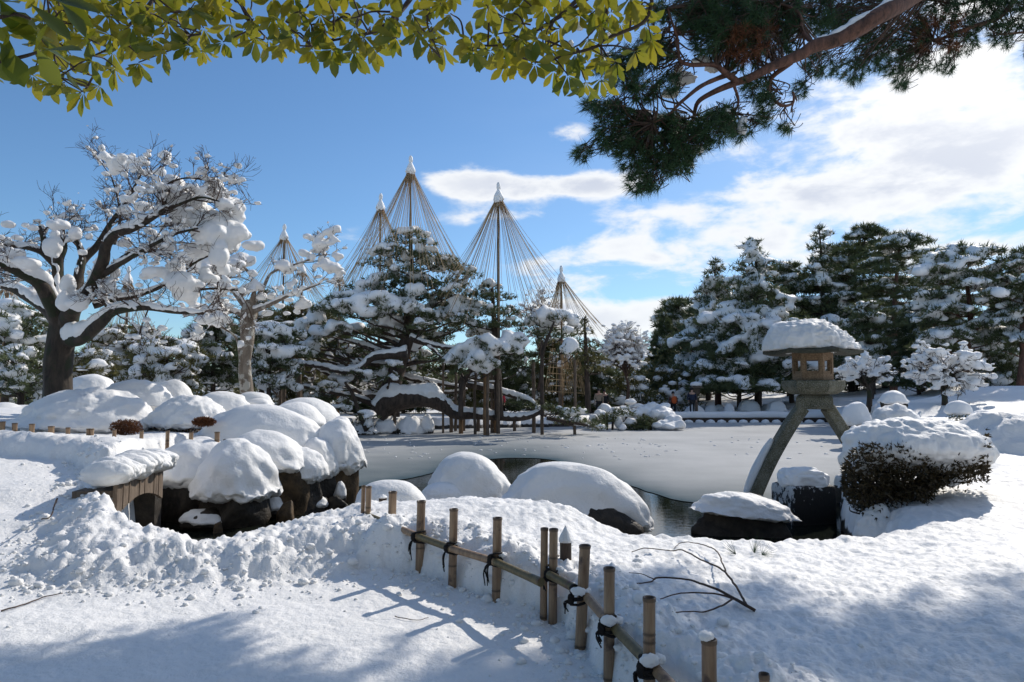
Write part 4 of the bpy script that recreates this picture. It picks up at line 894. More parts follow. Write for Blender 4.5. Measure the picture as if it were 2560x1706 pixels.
gp = make_tree('great_pine', 'huge spreading pine with snow on every tier, its lower limbs carried by wooden props', 'tree', PC(690, 1420), [a for a, b in trk], [b for a, b in trk], pads_from(main), 5, L=.20, W=.034, k=6, dens=160, snow_size=.40, thick=.5)
# its long limbs
m = MA(); ms = MA(); rs = np.random.RandomState(41)
def drawn_limb(lst, rads, dd=0.0, snow=1.0):
    pts = [PC(x, y, D0 + dd) for x, y in lst]; sp_, rr = smooth_path(pts, rads, 6); tube(m, sp_, rr, 9, wob=.15, seed=3)
    if snow: tube(ms, sp_ + np.array([0, -.02, 1]) * (rr[:, None] * .8), (rr * .9 + .03) * snow * (1 + .3 * vnoise(sp_ * 1.6)), 8)
drawn_limb([(800, 1070), (730, 1075), (620, 1090), (560, 1140), (470, 1165), (330, 1135), (180, 1115), (60, 1112)], [.22, .18, .15, .13, .12, .10, .07, .04], -1.2)
drawn_limb([(815, 985), (880, 1010), (960, 1030), (1080, 1045)], [.16, .12, .09, .05], -1)
drawn_limb([(900, 1015), (950, 1060), (985, 1090)], [.09, .06, .04], -1)
drawn_limb([(640, 1395), (700, 1330), (800, 1310), (920, 1310), (1000, 1350), (1060, 1390), (1150, 1395), (1280, 1405), (1400, 1410), (1490, 1385), (1510, 1350)], [.46, .50, .42, .40, .30, .24, .20, .18, .15, .12, .05], -.8, .95)
drawn_limb([(1090, 1225), (1180, 1245), (1290, 1270), (1400, 1305), (1460, 1330), (1510, 1385), (1540, 1400)], [.17, .15, .13, .12, .11, .10, .06], -.3)
drawn_limb([(780, 1060), (720, 1000), (600, 960), (480, 960), (380, 1010)], [.18, .14, .11, .08, .05], .5)
drawn_limb([(740, 1180), (860, 1210), (980, 1230), (1100, 1250)], [.16, .12, .10, .06], 1.5)
drawn_limb([(715, 1290), (860, 1250), (1000, 1275), (1120, 1260)], [.14, .11, .08, .05], 1.8)
drawn_limb([(770, 1080), (650, 1050), (520, 1010), (440, 1010)], [.15, .11, .08, .05], .2)
for k in range(46):
    x, y = rs.uniform(60, 1120), rs.uniform(960, 1290); a = PC(x, y, D0 + rs.uniform(-1, 2.5)); b = PC(x + rs.uniform(-130, 130), y - rs.uniform(10, 90), D0 + rs.uniform(-1, 2.5)); limb(m, a, b, .05, .015, rs, snow=ms if k % 2 else None)
m.build('limb', BARKD, gp); merged(ms, 'limb_snow', SNOWF, gp, .05, 3)

right = [(1240, 715, 70, 26, .8), (1200, 760, 80, 32, .3), (1290, 770, 80, 32, .2), (1180, 830, 90, 32, .9), (1270, 850, 95, 34, .5), (1350, 850, 70, 32, .5), (1100, 890, 80, 30, .9), (1330, 910, 90, 32, .4), (1200, 920, 90, 32, .5)]
t2 = [(PC(1290, 1410, 31), .2), (PC(1280, 1200, 31), .18), (PC(1265, 950, 31), .14), (PC(1250, 720, 31), .06)]
make_tree('pine_tree', 'narrow pine standing inside the right tall rope cone', 'tree', PC(1290, 1420, 31), [a for a, b in t2], [b for a, b in t2], pads_from(right, 31), 6, L=.20, W=.034, dens=190, snow_size=.42)
heavy = [(1060, 1100, 80, 30, 2, -.5), (1120, 1060, 80, 34, 2, -.5), (1200, 1010, 80, 34, 2, -.8), (1290, 1040, 90, 36, 2.2, -.8), (1370, 1000, 70, 36, 2.2, -.5), (1390, 1060, 60, 34, 2, -.4), (1200, 1110, 90, 30, 2, -1), (1255, 1135, 55, 26, 2, -1), (1120, 1130, 60, 24, 1.6, -.8), (1190, 960, 70, 30, 1.6), (1410, 945, 40, 26, 1.6), (1440, 1110, 40, 24, 1), (1080, 1170, 50, 20, .4), (1230, 1170, 40, 16, .4)]
t3 = [(PC(1085, 1400, 30.5), .12), (PC(1095, 1240, 30.5), .12), (PC(1180, 1100, 30.5), .10), (PC(1300, 1060, 30.5), .06)]
make_tree('pine_tree', 'low pine with the heaviest snow load directly over the brown props', 'tree', PC(1085, 1420, 30.5), [a for a, b in t3], [b for a, b in t3], pads_from(heavy, 30.5), 7, L=.19, W=.032, dens=170, snow_size=.56, thick=.62)
cushion = [(1480, 900, 60, 36, 2.2), (1540, 875, 80, 36, 2.6), (1620, 880, 80, 34, 2.6), (1690, 930, 50, 34, 2), (1660, 1030, 55, 34, 2.4), (1690, 1060, 40, 26, 2), (1640, 1060, 50, 24, 1.8), (1480, 960, 50, 30, .6), (1560, 960, 80, 36, .1, .6), (1640, 970, 60, 34, .3), (1510, 1010, 50, 24, .2)]
t4 = [(PC(1517, 1400, 30.6), .09), (PC(1515, 1100, 30.6), .09), (PC(1540, 1000, 30.6), .08), (PC(1580, 900, 30.6), .04)]
make_tree('pine_tree', 'pine with one thick rounded snow cushion on top, at the right end of the props', 'tree', PC(1517, 1420, 30.6), [a for a, b in t4], [b for a, b in t4], pads_from(cushion, 30.6), 8, L=.19, W=.032, dens=170, snow_size=.58, thick=.6)
behind = [(1720, 900, 50, 30, .5), (1740, 950, 55, 36, .2), (1700, 1000, 50, 36, .1), (1770, 1020, 60, 36, .1), (1800, 1090, 60, 36, .3), (1740, 1090, 60, 36, .1), (1780, 1150, 60, 34, .3), (1700, 1170, 50, 26, .1), (1840, 1150, 30, 24, .4)]
t5 = [(PC(1760, 1380, 36), .16), (PC(1750, 1100, 36), .12), (PC(1740, 880, 36), .05)]
make_tree('pine_tree', 'olive green drooping pine with little snow right of the snow cushion pine', 'tree', PC(1760, 1400, 36), [a for a, b in t5], [b for a, b in t5], pads_from(behind, 36), 9, needle=NEEDLEW, L=.22, W=.036, dens=140, snow_size=.4)
low = [(1600, 1370, 60, 22, .8), (1660, 1400, 70, 26, .4), (1700, 1430, 60, 24, .5), (1760, 1440, 55, 24, .4), (1820, 1460, 36, 20, 1.6), (1620, 1430, 50, 22, .5), (1690, 1370, 60, 20, .6), (1560, 1350, 40, 20, .8), (1450, 1350, 70, 22, .2, 1), (1380, 1330, 60, 20, .2, 1)]
make_tree('creeping_pine', 'low creeping pine spreading over the ice edge below the snow cushion pine', 'tree', PC(1560, 1440, 30.4), [PC(1540, 1410, 30.4), PC(1640, 1430, 30.4), PC(1760, 1450, 30.4)], [.10, .08, .05], pads_from(low, 30.4), 10, L=.19, W=.03, dens=170, snow_size=.42)
lowl = [(560, 1170, 70, 22, .6), (440, 1210, 80, 22, 1.2), (380, 1240, 60, 22, 1.2), (330, 1260, 60, 20, .6), (480, 1320, 50, 24, 1.4), (450, 1360, 60, 26, 1.6), (580, 1400, 60, 34, 2.2), (540, 1440, 40, 24, 1.6), (600, 1450, 40, 20, 1.6), (620, 1210, 60, 22, .5)]
t6 = [(PC(585, 1480, 30.2), .10), (PC(545, 1380, 30.2), .09), (PC(510, 1280, 30.2), .08), (PC(470, 1220, 30.2), .05)]
make_tree('pine_tree', 'crooked small pine with snowy twigs leaning left of the great pine trunk', 'tree', PC(585, 1490, 30.2), [a for a, b in t6], [b for a, b in t6], pads_from(lowl, 30.2), 11, L=.19, W=.03, dens=120, snow_size=.5)

# ---- props
props = [(731, 1230, 1495, 18, 0), (862, 975, 1425, 22, 0), (803, 1000, 1405, 17, 1), (990, 1110, 1492, 12, 0), (1035, 1385, 1488, 20, 0), (1057, 1150, 1480, 15, 0), (1085, 1235, 1494, 24, 1), (1103, 1245, 1480, 12, 0), (1160, 1140, 1498, 16, 0), (1178, 1400, 1482, 20, 0), (1213, 1150, 1502, 20, 1),
         (1228, 1150, 1505, 13, 0), (1250, 1150, 1490, 15, 0), (1269, 1150, 1490, 24, 1), (1370, 1405, 1480, 18, 0), (1472, 1100, 1490, 20, 0), (1517, 1000, 1500, 18, 0), (1690, 1100, 1500, 16, 0)]
n_ = len(props); ordn = ['first', 'second', 'third', 'fourth', 'fifth', 'sixth', 'seventh', 'eighth', 'ninth', 'tenth', 'eleventh', 'twelfth', 'thirteenth', 'fourteenth', 'fifteenth', 'sixteenth', 'seventeenth', 'eighteenth']
order = sorted(range(n_), key=lambda i: props[i][0])
for i in range(n_):
    x, y0, y1, wpx, br_ = props[i]; b = G(*SC(x, y1), WZ); d = b.y; top = PC(x, y0, d); r = max(wpx, 16 if wpx > 12 else 12) / 2 * 900 / 1907 * d / FPX
    col = 'brown' if br_ else 'grey'; kind = 'short stout' if y1 - y0 < 130 else ('slim' if wpx < 15 else 'thick' if wpx > 20 else 'tall')
    m = MA(); rs = np.random.RandomState(i); zz = np.linspace(WZ - .3, top.z, 7); pts = np.stack([b.x + rs.randn(7) * .012, d + 0 * zz, zz], 1)
    tube(m, pts, r * np.linspace(1.05, .92, 7), 9); o = m.build('prop_post', POLEB if br_ else POLE)
    tag(o, f'{kind} {col} wooden prop in the ice, {ordn[order.index(i)]} from the left under the great pine', 'post', 'wooden props standing in the ice under the pine')
    if x == 1085: CAPPED = o
# roof-shaped cap on one prop
m = MA(); q = PC(1092, 1210, 30.7); loft_v = [(-.22, -.2, -.16), (.22, -.2, -.16), (.22, .2, -.16), (-.22, .2, -.16), (0, -.16, .32), (0, .16, .32)]
m.add(np.array(loft_v) + np.array([q.x, q.y, q.z]), [[0, 1, 4], [2, 3, 5]]); m.add(np.array(loft_v) + np.array([q.x, q.y, q.z]), [[1, 2, 5, 4], [3, 0, 4, 5], [3, 2, 1, 0]]); box(m, (q.x, q.y, q.z - .28), (.3, .28, .25))
m.build('cap', BARKD, CAPPED, smooth=False)
for k, (x, y0, y1, wpx, lb) in enumerate([(150, 1130, 1320, 20, 'grey prop under the left tip of the great pine limb'), (228, 1140, 1320, 26, 'thickest dark prop left under the great pine limb'), (128, 1140, 1320, 15, 'lighter prop beside the left limb tip'), (490, 1000, 1230, 9, 'slim pole among the left branches of the great pine'), (436, 1170, 1345, 14, 'brown prop right of the left limb sag'), (1613, 1130, 1310, 22, 'lone thick post on the bank behind the rope curtain')]):
    d = 32.5 if k < 5 else 38; a, b = PC(x, y1, d), PC(x, y0, d); m = MA(); tube(m, np.linspace(a - Vector((0, 0, .9)), b, 6), wpx / 2 * 900 / 1907 * d / FPX, 9); LASTP = tag(m.build('prop_post', POLE if k != 4 else POLEB), lb, 'post')
    if k == 5:
        m2 = MA(); blob(m2, b, (.2, .2, .28), 3, .2, 2, 4, low=.4); m2.build('snow_cap', SNOWF, bpy.data.objects[LASTP.name])
# low bank, mounds and stones at the island edge
SP = S8
for k, (x0, x1, yt, yb, d, lb) in enumerate([(620, 760, 1400, 1490, 31.3, 'snowy hummock at the ice edge below the big trunk'), (745, 880, 1395, 1495, 31.0, 'snow mound on stones between the first two long props'), (870, 940, 1390, 1480, 31.4, 'dark grassy snow tuft right of the second prop'), (515, 640, 1440, 1500, 30.6, 'low snow heap at the left ice edge of the island')]):
    a = SC(x0, yt); b = SC(x1, yb); snow_mound(lb, 'snowbank', 'snow_mound', (a[0], b[0], a[1], b[1]), d, 400 + k, amp=.2, fr=2, lumpy=.06, sub=4, under='rock', capline=b[1] - 8, mat_s=SNOWF, zlow=-.6)

# ---- rope cones
def rope_cone(label, apex, d, n, rad_, zlow_px, foot, seed, pole_r=.075, straw=True, xoff=(1.0, 1.0), name='rope_cone', rr=.0095, zvar=1.2):
    rs_ = np.random.RandomState(seed); A = PC(*apex, d); t = thing(name, label, 'rope cone', (A.x, d, foot))
    m = MA(); tube(m, [(A.x + (rs_.randn() * .01), d, z) for z in np.linspace(foot, A.z - .1, 6)], np.linspace(pole_r, pole_r * .6, 6), 9); m.build('pole', POLEB if seed % 2 else POLE, t)
    zl = PC(0, zlow_px, d).z; h = A.z - zl
    for k in range(n):
        th = 2 * math.pi * (k + .35 * rs_.randn()) / n; R = rad_ * (.93 + .12 * rs_.rand()); sx = xoff[1] if math.cos(th) > 0 else xoff[0]
        z1 = zl + zvar * (rs_.rand() - .5); f = rs_.uniform(.8, 1.05)
        e = np.array([A.x + R * f * math.cos(th) * sx, d + R * f * math.sin(th), z1 + (1 - f) * h * .5])
        a = np.array([A.x + .05 * math.cos(th), d + .05 * math.sin(th), A.z - .35]); u = np.linspace(0, 1, 7)[:, None]
        p_ = a + (e - a) * u; p_[:, 2] -= .035 * h * np.sin(math.pi * u[:, 0]) * rs_.uniform(.6, 1.3)
        m = MA(); tube(m, p_, rr, 3, cap=False); m.build('rope', ROPE, t)
    m = MA()
    for k in range(44):
        th = rs_.rand() * 2 * math.pi; L = rs_.uniform(.35, .8) * min(1, h / 5) + .1; R = rad_ / h * L * .8
        tube(m, [(A.x + .04 * math.cos(th), d + .04 * math.sin(th), A.z - .05), (A.x + .10 * math.cos(th), d + .10 * math.sin(th), A.z - .3), (A.x + R * math.cos(th), d + R * math.sin(th), A.z - .3 - L)], [.025, .025, .010], 4)
    m.build('straw_head', STRAW, t)
    m = MA(); blob(m, (A.x, d - .02, A.z + .08), (.10, .10, .22), 3, .25, 2, seed, low=.8)
    dd, f = ico(4); v = dd.copy(); v[:, 2] = (v[:, 2] + 1) / 2; q = v.copy(); sc_ = np.clip(1.15 - v[:, 2], .2, 1); q[:, :2] *= (sc_ * .30)[:, None]; q[:, 2] = (v[:, 2] * .75 - .75) ; q *= (1 + .25 * fbm(dd * 3 + seed, 1, 3))[:, None]
    m.add(q + [A.x, d - .05, A.z + .05], f); m.build('snow_tip', SNOW, t)
    return t
# rounded radii from the photo: half widths in crop units at the foot of each cone
U = 900 / 1907 / FPX
rope_cone('tallest rope cone with snowy tip above the great pine', (820, 52), 32.5, 80, 385 * U * 32.5, 760, 3.0, 1, .07, xoff=(1.02, 1.0))
rope_cone('slimmer rope cone just left of the tallest one', (661, 250), 35.5, 52, 255 * U * 35.5, 740, 3.0, 2, .07)
rope_cone('tall rope cone on bare grey mast right of the great pine', (1285, 195), 30.8, 76, 365 * U * 30.8, 850, -.4, 22, .09, xoff=(.92, 1.02), zvar=2.4)
rope_cone('brown topped rope cone on the left, behind the second snowy tree', (151, 410), 38.0, 60, 240 * U * 38, 800, 0, 4, .075)
rope_cone('lower rope cone overlapping the brown topped one on its right', (245, 590), 37.0, 46, 165 * U * 37, 800, 0, 5, .075)
rope_cone('smallest rope cone, just left of the great pine', (444, 622), 41.0, 36, 70 * U * 41, 800, 0, 6, .09)
rope_cone('rope cone right of the snow cushion pine with ropes reaching the bank', (1617, 632), 38.0, 64, 215 * U * 38, 990, 0, 7, .085, xoff=(.6, 1.15), zvar=1.5)
S1 = crop(860 / 1774, 0, 300)
def inv_c(px, py): return ((px - 640) / (900 / 1907), (py - 380) / (900 / 1907))
rope_cone('brown rope cone half hidden behind the maple branches', inv_c(322, 680), 36.0, 44, 165 * U * 36, inv_c(0, 860)[1], 0, 8, .09)
rope_cone('rope cone with grey mast cut by the left edge of the photo', inv_c(20, 690), 30.0, 44, 200 * U * 30, inv_c(0, 860)[1], 0, 9, .10)
# rope curtain over the shrubs right of the props
t = thing('rope_net', 'curtain of straw ropes and bars over shrubs behind the right props', 'rope net', (PC(1600, 1300, 37).x, 37, .2)); rs = np.random.RandomState(4)
for k in range(44):
    x = rs.uniform(1530, 1760); a = PC(1613 + rs.uniform(-10, 10) + (x - 1613) * .55, 1040, 37); b = PC(x, rs.uniform(1240, 1300), 36.5 + rs.rand()); m = MA(); tube(m, np.linspace(a, b, 4), .012, 3, cap=False); m.build('rope', ROPE, t)
for k in range(5):
    m = MA(); y = 1130 + 32 * k; tube(m, np.linspace(PC(1545, y + 10, 37), PC(1700 + 12 * k, y + 22, 37), 4), .018, 4); m.build('bar', ROPE, t)

# ================================================================ BACKGROUND PINES
def cone_pads(x, d, z0, z1, hw, rs, levels=11, snow=.8, fl=.24, top=.12, per=6, depth=.8):
    snow = snow * 1.7; levels = int(levels * 1.1)
    out = []
    for i in range(levels):
        u = i / (levels - 1); z = z0 + (z1 - z0) * (.10 + .88 * u); R = hw * ((1 - u) ** .72 * (1 - top) + top) * rs.uniform(.82, 1.12); n = max(2, int(per * (.45 + .55 * (1 - u)) + .5))
        off = rs.rand() * 6.28
        for k in range(n):
            th = off + 6.283 * k / n + rs.uniform(-.3, .3); q = R * rs.uniform(.38, .85); s = R * rs.uniform(.36, .58)
            zz = z - q * .10 + rs.uniform(-.5, .5) * (z1 - z0) / levels
            out.append(((x + q * math.cos(th), d + q * math.sin(th) * depth, zz), (s, s * .85, s * fl + .16), snow * (rs.rand() < .7) * rs.uniform(.4, 1.5)))
        if u > .55: out.append(((x, d, z), (R * .6, R * .5, R * .25 + .1), snow * .6 * rs.rand()))
    return out
def cloud_pads(x, d, z0, z1, hw, rs, n=16, snow=1.2, s0=.34, fl=.30, depth=.8):
    snow = snow * 1.3
    out = []
    for i in range(n):
        u = (i + .5) / n; z = z0 + (z1 - z0) * u; w_ = hw * (math.sin(math.pi * (.22 + .70 * u)) ** .7); th = 2.4 * i + rs.rand() * .7; q = w_ * rs.uniform(.35, .75) if i < n - 1 else 0
        s = hw * s0 * rs.uniform(.7, 1.25) * (1.0 if u < .85 else .9)
        out.append(((x + q * math.cos(th), d + q * math.sin(th) * depth, z), (s, s * .8, s * fl), snow * rs.uniform(.3, 1.5)))
    return out
def bg(label, style, px, ytop, ybase, hwpx, d, seed, snow=.8, bark=None, needle=None, trunk_px=None, n=16, levels=11, dens=None, s0=.34, name='pine_tree', lowcut=.12, group=None, snow_size=.42, thick=.5, fl=.26, per=6):
    rs_ = np.random.RandomState(seed); a, b = P(px, ytop, d), P(px, ybase, d); hw = hwpx * 1.25 * d / FPX; z0 = b.z + (a.z - b.z) * lowcut
    bx = P(trunk_px, ybase, d).x if trunk_px else a.x; gzz = gz(bx, d)
    pads = cone_pads(a.x, d, z0, a.z, hw, rs_, levels, snow, per=per) if style == 'cone' else cloud_pads(a.x, d, z0, a.z - .2, hw, rs_, n, snow, s0, fl)
    tp = [(bx + (a.x - bx) * u + (rs_.randn() * .02 * (a.z - b.z) if 0 < u < 1 else 0), d, min(b.z, gzz) - .3 + (a.z - min(b.z, gzz) + .3) * u) for u in (0, .25, .5, .75, 1)]
    r0 = .018 * (a.z - b.z) + .07; sc_ = d / 40; mean_area = sum(p_[1][0] * p_[1][1] for p_ in pads); dens_ = dens or min(190, 4000 / mean_area)
    return make_tree(name, label, 'tree', (bx, d, min(b.z, gzz)), tp, [r0, r0 * .85, r0 * .65, r0 * .4, r0 * .12], pads, seed, needle=needle, bark=bark, L=.30 * sc_ + .04, W=.050 * sc_ + .008, k=5, dens=dens_, snow_size=snow_size * (.78 if d > 34 else 1) if snow_size < .5 else snow_size, snow_sub=2, group=group, thick=thick)
S3 = crop(1060 / 2353, 1500, 520)
def X3(x): return 1500 + x * .4505
def Y3(y): return 520 + y * .4505
bg('distant small pine low in the gap between rope cones and tall pines', 'cone', X3(150), Y3(668), Y3(1060), 52, 76, 501, .8, levels=7)
bg('slim pine at the left end of the tall pine row', 'cone', X3(355), Y3(585), Y3(1070), 46, 56, 502, 1.1, levels=10)
bg('second slim pine from the left end of the tall pine row', 'cone', X3(500), Y3(555), Y3(1070), 50, 58, 503, 1.1, levels=10)
bg('dark jagged pine leaning left of the broadest pine', 'cone', X3(640), Y3(290), Y3(1065), 95, 52, 504, .7, levels=14, bark=BARKR)
bg('broadest dark pine with long snowy boughs left of the lantern roof', 'cone', X3(850), Y3(168), Y3(1070), 118, 47, 505, 1.0, levels=14, per=8, thick=.42)
bg('tall pointed dark pine right behind the broadest pine', 'cone', X3(1215), Y3(95), Y3(1070), 88, 57, 506, .85, levels=14, per=7)
bg('open crowned pine between the pointed pine and the red trunk', 'cloud', X3(1475), Y3(92), Y3(900), 74, 56, 507, 1.4, lowcut=.35, n=20, s0=.42)
bg('red trunked pine with flat snow slabs above the lantern roof', 'cloud', X3(1670), Y3(138), Y3(1040), 92, 45, 508, 2.1, bark=BARKR, trunk_px=X3(1625), lowcut=.36, n=20, s0=.40, thick=.4)
bg('broad layered red pine right of centre on the slope', 'cloud', X3(2010), Y3(195), Y3(1050), 128, 35, 509, 2.0, bark=BARKR, trunk_px=X3(2062), lowcut=.30, n=34, s0=.34, thick=.42)
bg('lower left tier pine below the layered red pine', 'cloud', X3(1770), Y3(560), Y3(1000), 75, 40, 510, 1.0, n=20, s0=.40)
bg('pine at the right edge of the photo with slender red trunk', 'cloud', X3(2350), Y3(212), Y3(1035), 80, 33, 511, 1.5, bark=BARKR, trunk_px=X3(2320), lowcut=.25, n=30, s0=.38)
bg('small pine with stacked round snow balls right of the lantern roof', 'cloud', X3(1480), Y3(505), Y3(980), 60, 38, 512, 1.5, n=16, s0=.46, thick=.5, snow_size=.42)
bg('dark olive pine filling the gap behind the layered red pine', 'cone', X3(2200), Y3(560), Y3(1010), 80, 46, 513, .5, needle=NEEDLEW, levels=10)
bg('bushy layered pine closing the gap left of the pointed pine', 'cloud', X3(1030), Y3(300), Y3(1050), 78, 59, 535, 1.3, n=24, s0=.42, lowcut=.1)
bg('bushy layered pine closing the gap right of the pointed pine', 'cloud', X3(1370), Y3(200), Y3(1040), 80, 61, 536, 1.2, n=26, s0=.42, lowcut=.1)
bg('bushy layered pine left of the jagged leaning pine', 'cloud', X3(430), Y3(500), Y3(1060), 70, 61, 537, 1.2, n=22, s0=.42, lowcut=.05)
bg('bushy layered pine between the red trunk and the layered red pine', 'cloud', X3(1850), Y3(230), Y3(1040), 84, 56, 538, 1.5, n=26, s0=.42, lowcut=.1)
bg('dark filling pine behind the open crowned pine', 'cone', X3(1380), Y3(330), Y3(1040), 88, 62, 531, .6, levels=11)
bg('dark filling pine behind the layered red pine', 'cone', X3(1880), Y3(360), Y3(1040), 90, 58, 532, .7, levels=11)
bg('dark filling pine near the right edge behind the slender red trunk', 'cone', X3(2290), Y3(420), Y3(1020), 80, 50, 533, .7, levels=10)
bg('dark pine standing between the jagged pine and the slim pair', 'cone', X3(590), Y3(470), Y3(1060), 80, 60, 534, .5, levels=10)
bg('far dark pine behind the red trunked pine', 'cone', X3(1560), Y3(420), Y3(1040), 90, 60, 514, .9, levels=10)
bg('dark pine in shade between the broad pine and the lantern', 'cone', X3(1050), Y3(560), Y3(1075), 80, 50, 515, .8, levels=9)
bg('low pine hiding the trunks left of the lantern platform', 'cone', X3(760), Y3(640), Y3(1075), 90, 46, 516, .7, levels=8)
bg('low bushy pine behind the small weeping tree', 'cone', X3(1760), Y3(700), Y3(1010), 70, 38, 517, .8, levels=8)
bg('low bushy snowy pine at the far right behind the slope', 'cone', X3(2230), Y3(760), Y3(1000), 70, 36, 518, 1.0, levels=7)
for k_, (lb_, px_, yt_, hw_, d_, nd_) in enumerate([('low snowy pine filling the gap under the great pine canopy', 1010, 850, 70, 41, None), ('olive pine behind the props right of the great trunk', 1150, 862, 70, 42, 'w'), ('snow dusted pine behind the brown props', 1260, 858, 64, 43, None), ('pale olive pine behind the rope curtain', 1390, 846, 66, 44, 'w'), ('low dark pine at the right end of the rope ends', 1470, 868, 52, 45, None), ('low pine between the left props and the great trunk', 890, 862, 64, 40, None), ('snowy thicket pine left of the left props', 760, 850, 66, 41, 'w')]):
    bg(lb_, 'cloud', px_, yt_, 1030, hw_, d_, 560 + k_, .9, needle=NEEDLEW if nd_ else None, n=22, s0=.42, lowcut=.02)
# left side
def X1(x): return x * .4848
def Y1(y): return 300 + y * .4848
bg('snowy layered pine at the left edge behind the maple', 'cloud', X1(50), Y1(930), Y1(1450), 110, 25, 521, 1.8, n=24, s0=.36)
bg('dark shaded pine with tangled branches left of the maple trunk', 'cloud', X1(120), Y1(1150), Y1(1460), 90, 21, 522, .7, n=20, s0=.36)
bg('green pine right of the maple trunk', 'cloud', X1(470), Y1(1150), Y1(1400), 66, 22, 523, 1.3, needle=NEEDLEW, n=18, s0=.40)
bg('rounded snowy pine behind the maple limbs', 'cloud', X1(640), Y1(1040), Y1(1400), 100, 29, 524, 1.5, needle=NEEDLEW, n=24, s0=.34)
bg('wide snowy pine midway between maple and pale trunk', 'cloud', X1(860), Y1(1110), Y1(1420), 95, 27, 525, 1.6, needle=NEEDLEW, n=24, s0=.34)
bg('dark pine directly left of the pale trunk', 'cloud', X1(1110), Y1(1010), Y1(1430), 85, 30, 526, 1.0, n=26, s0=.36)
bg('snowy pine tier directly right of the pale trunk', 'cloud', X1(1400), Y1(1040), Y1(1430), 85, 28, 527, 1.6, n=24, s0=.34)
bg('olive pine below the overlapping rope cones', 'cloud', X1(1560), Y1(940), Y1(1400), 75, 36, 528, .6, needle=NEEDLEW, n=22, s0=.42)
bg('pine under the left rope cones behind the pale trunk', 'cone', X1(1360), Y1(900), Y1(1400), 90, 40, 529, .6, needle=NEEDLEW, levels=9)
bg('farther pine left of the smallest rope cone', 'cone', X1(1700), Y1(930), Y1(1400), 66, 44, 530, .6, levels=9)
# far woods
def wood(label, x0, x1, d, h, n, seed, mat_n=None):
    rs_ = np.random.RandomState(seed); fo, sn = MA(), MA()
    for k in range(n):
        x = rs_.uniform(x0, x1); y = d + rs_.uniform(-5, 8); hh = h * rs_.uniform(.5, 1.0)
        for j in range(7):
            u = j / 6; c = (x + rs_.randn() * .6, y, .2 + hh * u); r = (2.1 * (1 - .7 * u), 1.6 * (1 - .7 * u), .8); tufts(fo, c, r, int(44 * (1 - .5 * u)), rs_, .45, .09, 4)
            if rs_.rand() < .45: pad_snow(sn, c, r, rs_, .5, 1, .4)
    o = tag(fo.build('far_wood', mat_n or NEEDLE), label, 'wood', kind='stuff'); sn.build('snow', SNOWF, o, kind='stuff')
wood('low dark wood far behind the tall pines on the right', 8, 48, 66, 5.5, 34, 1)
wood('low olive wood behind the great pine', -26, 12, 50, 4.2, 36, 2, NEEDLEW)
wood('low dark wood behind the left pines', -46, -18, 42, 4.5, 26, 3)

# ================================================================ BARE MAPLES UNDER SNOW
SNW = None
def grow(acc, p, dirn, L, r, depth, rs, ends, up=.12, k=4, bend=.28, minr=.004):
    n = 3; pts = [np.array(p)]; d = np.array(dirn, float)
    for i in range(n):
        d = d + rs.randn(3) * bend * .55 + np.array([0, 0, up * .4]); d /= np.linalg.norm(d); pts.append(pts[-1] + d * L / n)
    if SNW is not None and depth >= 1 and rs.rand() < (.75 if depth > 1 else .35) and abs(d[2]) < .8: tube(SNW, np.array(pts) + [0, 0, r + .012], np.array([.6, 1.3, .9, .4])[:len(pts)] * rs.uniform(.012, .034) * (1 if depth > 1 else .8), 5)
    tube(acc, pts, np.linspace(r, max(r * .45, minr * .7), n + 1), k if depth > 2 else 3, cap=False); ends.append((pts[-1], r)); ends.append((pts[2], r))
    if depth <= 0: return
    m = 3 + (rs.rand() < .6)
    for i in range(m):
        u = rs.uniform(.25, 1.0); j = min(int(u * n), n - 1); f = u * n - j; q = pts[j] * (1 - f) + pts[j + 1] * f
        dd = d + rs.randn(3) * .62; dd /= np.linalg.norm(dd); grow(acc, q, dd, L * rs.uniform(.55, .8), max(r * .55, minr), depth - 1, rs, ends, up, k, bend, minr)
def limb_run(tr, sn, pts, rads, snow, rs, k=10, seed=0):
    sp_, rr = smooth_path(pts, rads, 6); tube(tr, sp_, rr, k, wob=.18, seed=seed)
    if snow:
        tg = np.gradient(sp_, axis=0); tg /= np.linalg.norm(tg, axis=1)[:, None]; up = np.array([0, -.1, 1.0]) - tg * tg[:, 2:3]; up /= np.linalg.norm(up, axis=1)[:, None] + 1e-6
        flat = np.clip(1.15 - np.abs(tg[:, 2]) ** 2, .35, 1)
        tube(sn, sp_ + up * (rr * .85 + .02)[:, None], (rr * .85 + .02) * snow * flat * (1 + .4 * vnoise(sp_ * 3.1 + seed)), 10, wob=.25, seed=seed)
    return sp_, rr
MD = 14.6
def P1(x, y, d=MD): return P(X1(x), Y1(y), d)
rs = np.random.RandomState(12)
mp = thing('maple_tree', 'old leafless maple with thick mossy trunk and heavy snow masses on its crown', 'tree', P1(298, 1450))
tr, tw, sn = MA(), MA(), MA(); kM = .4848 * MD / FPX
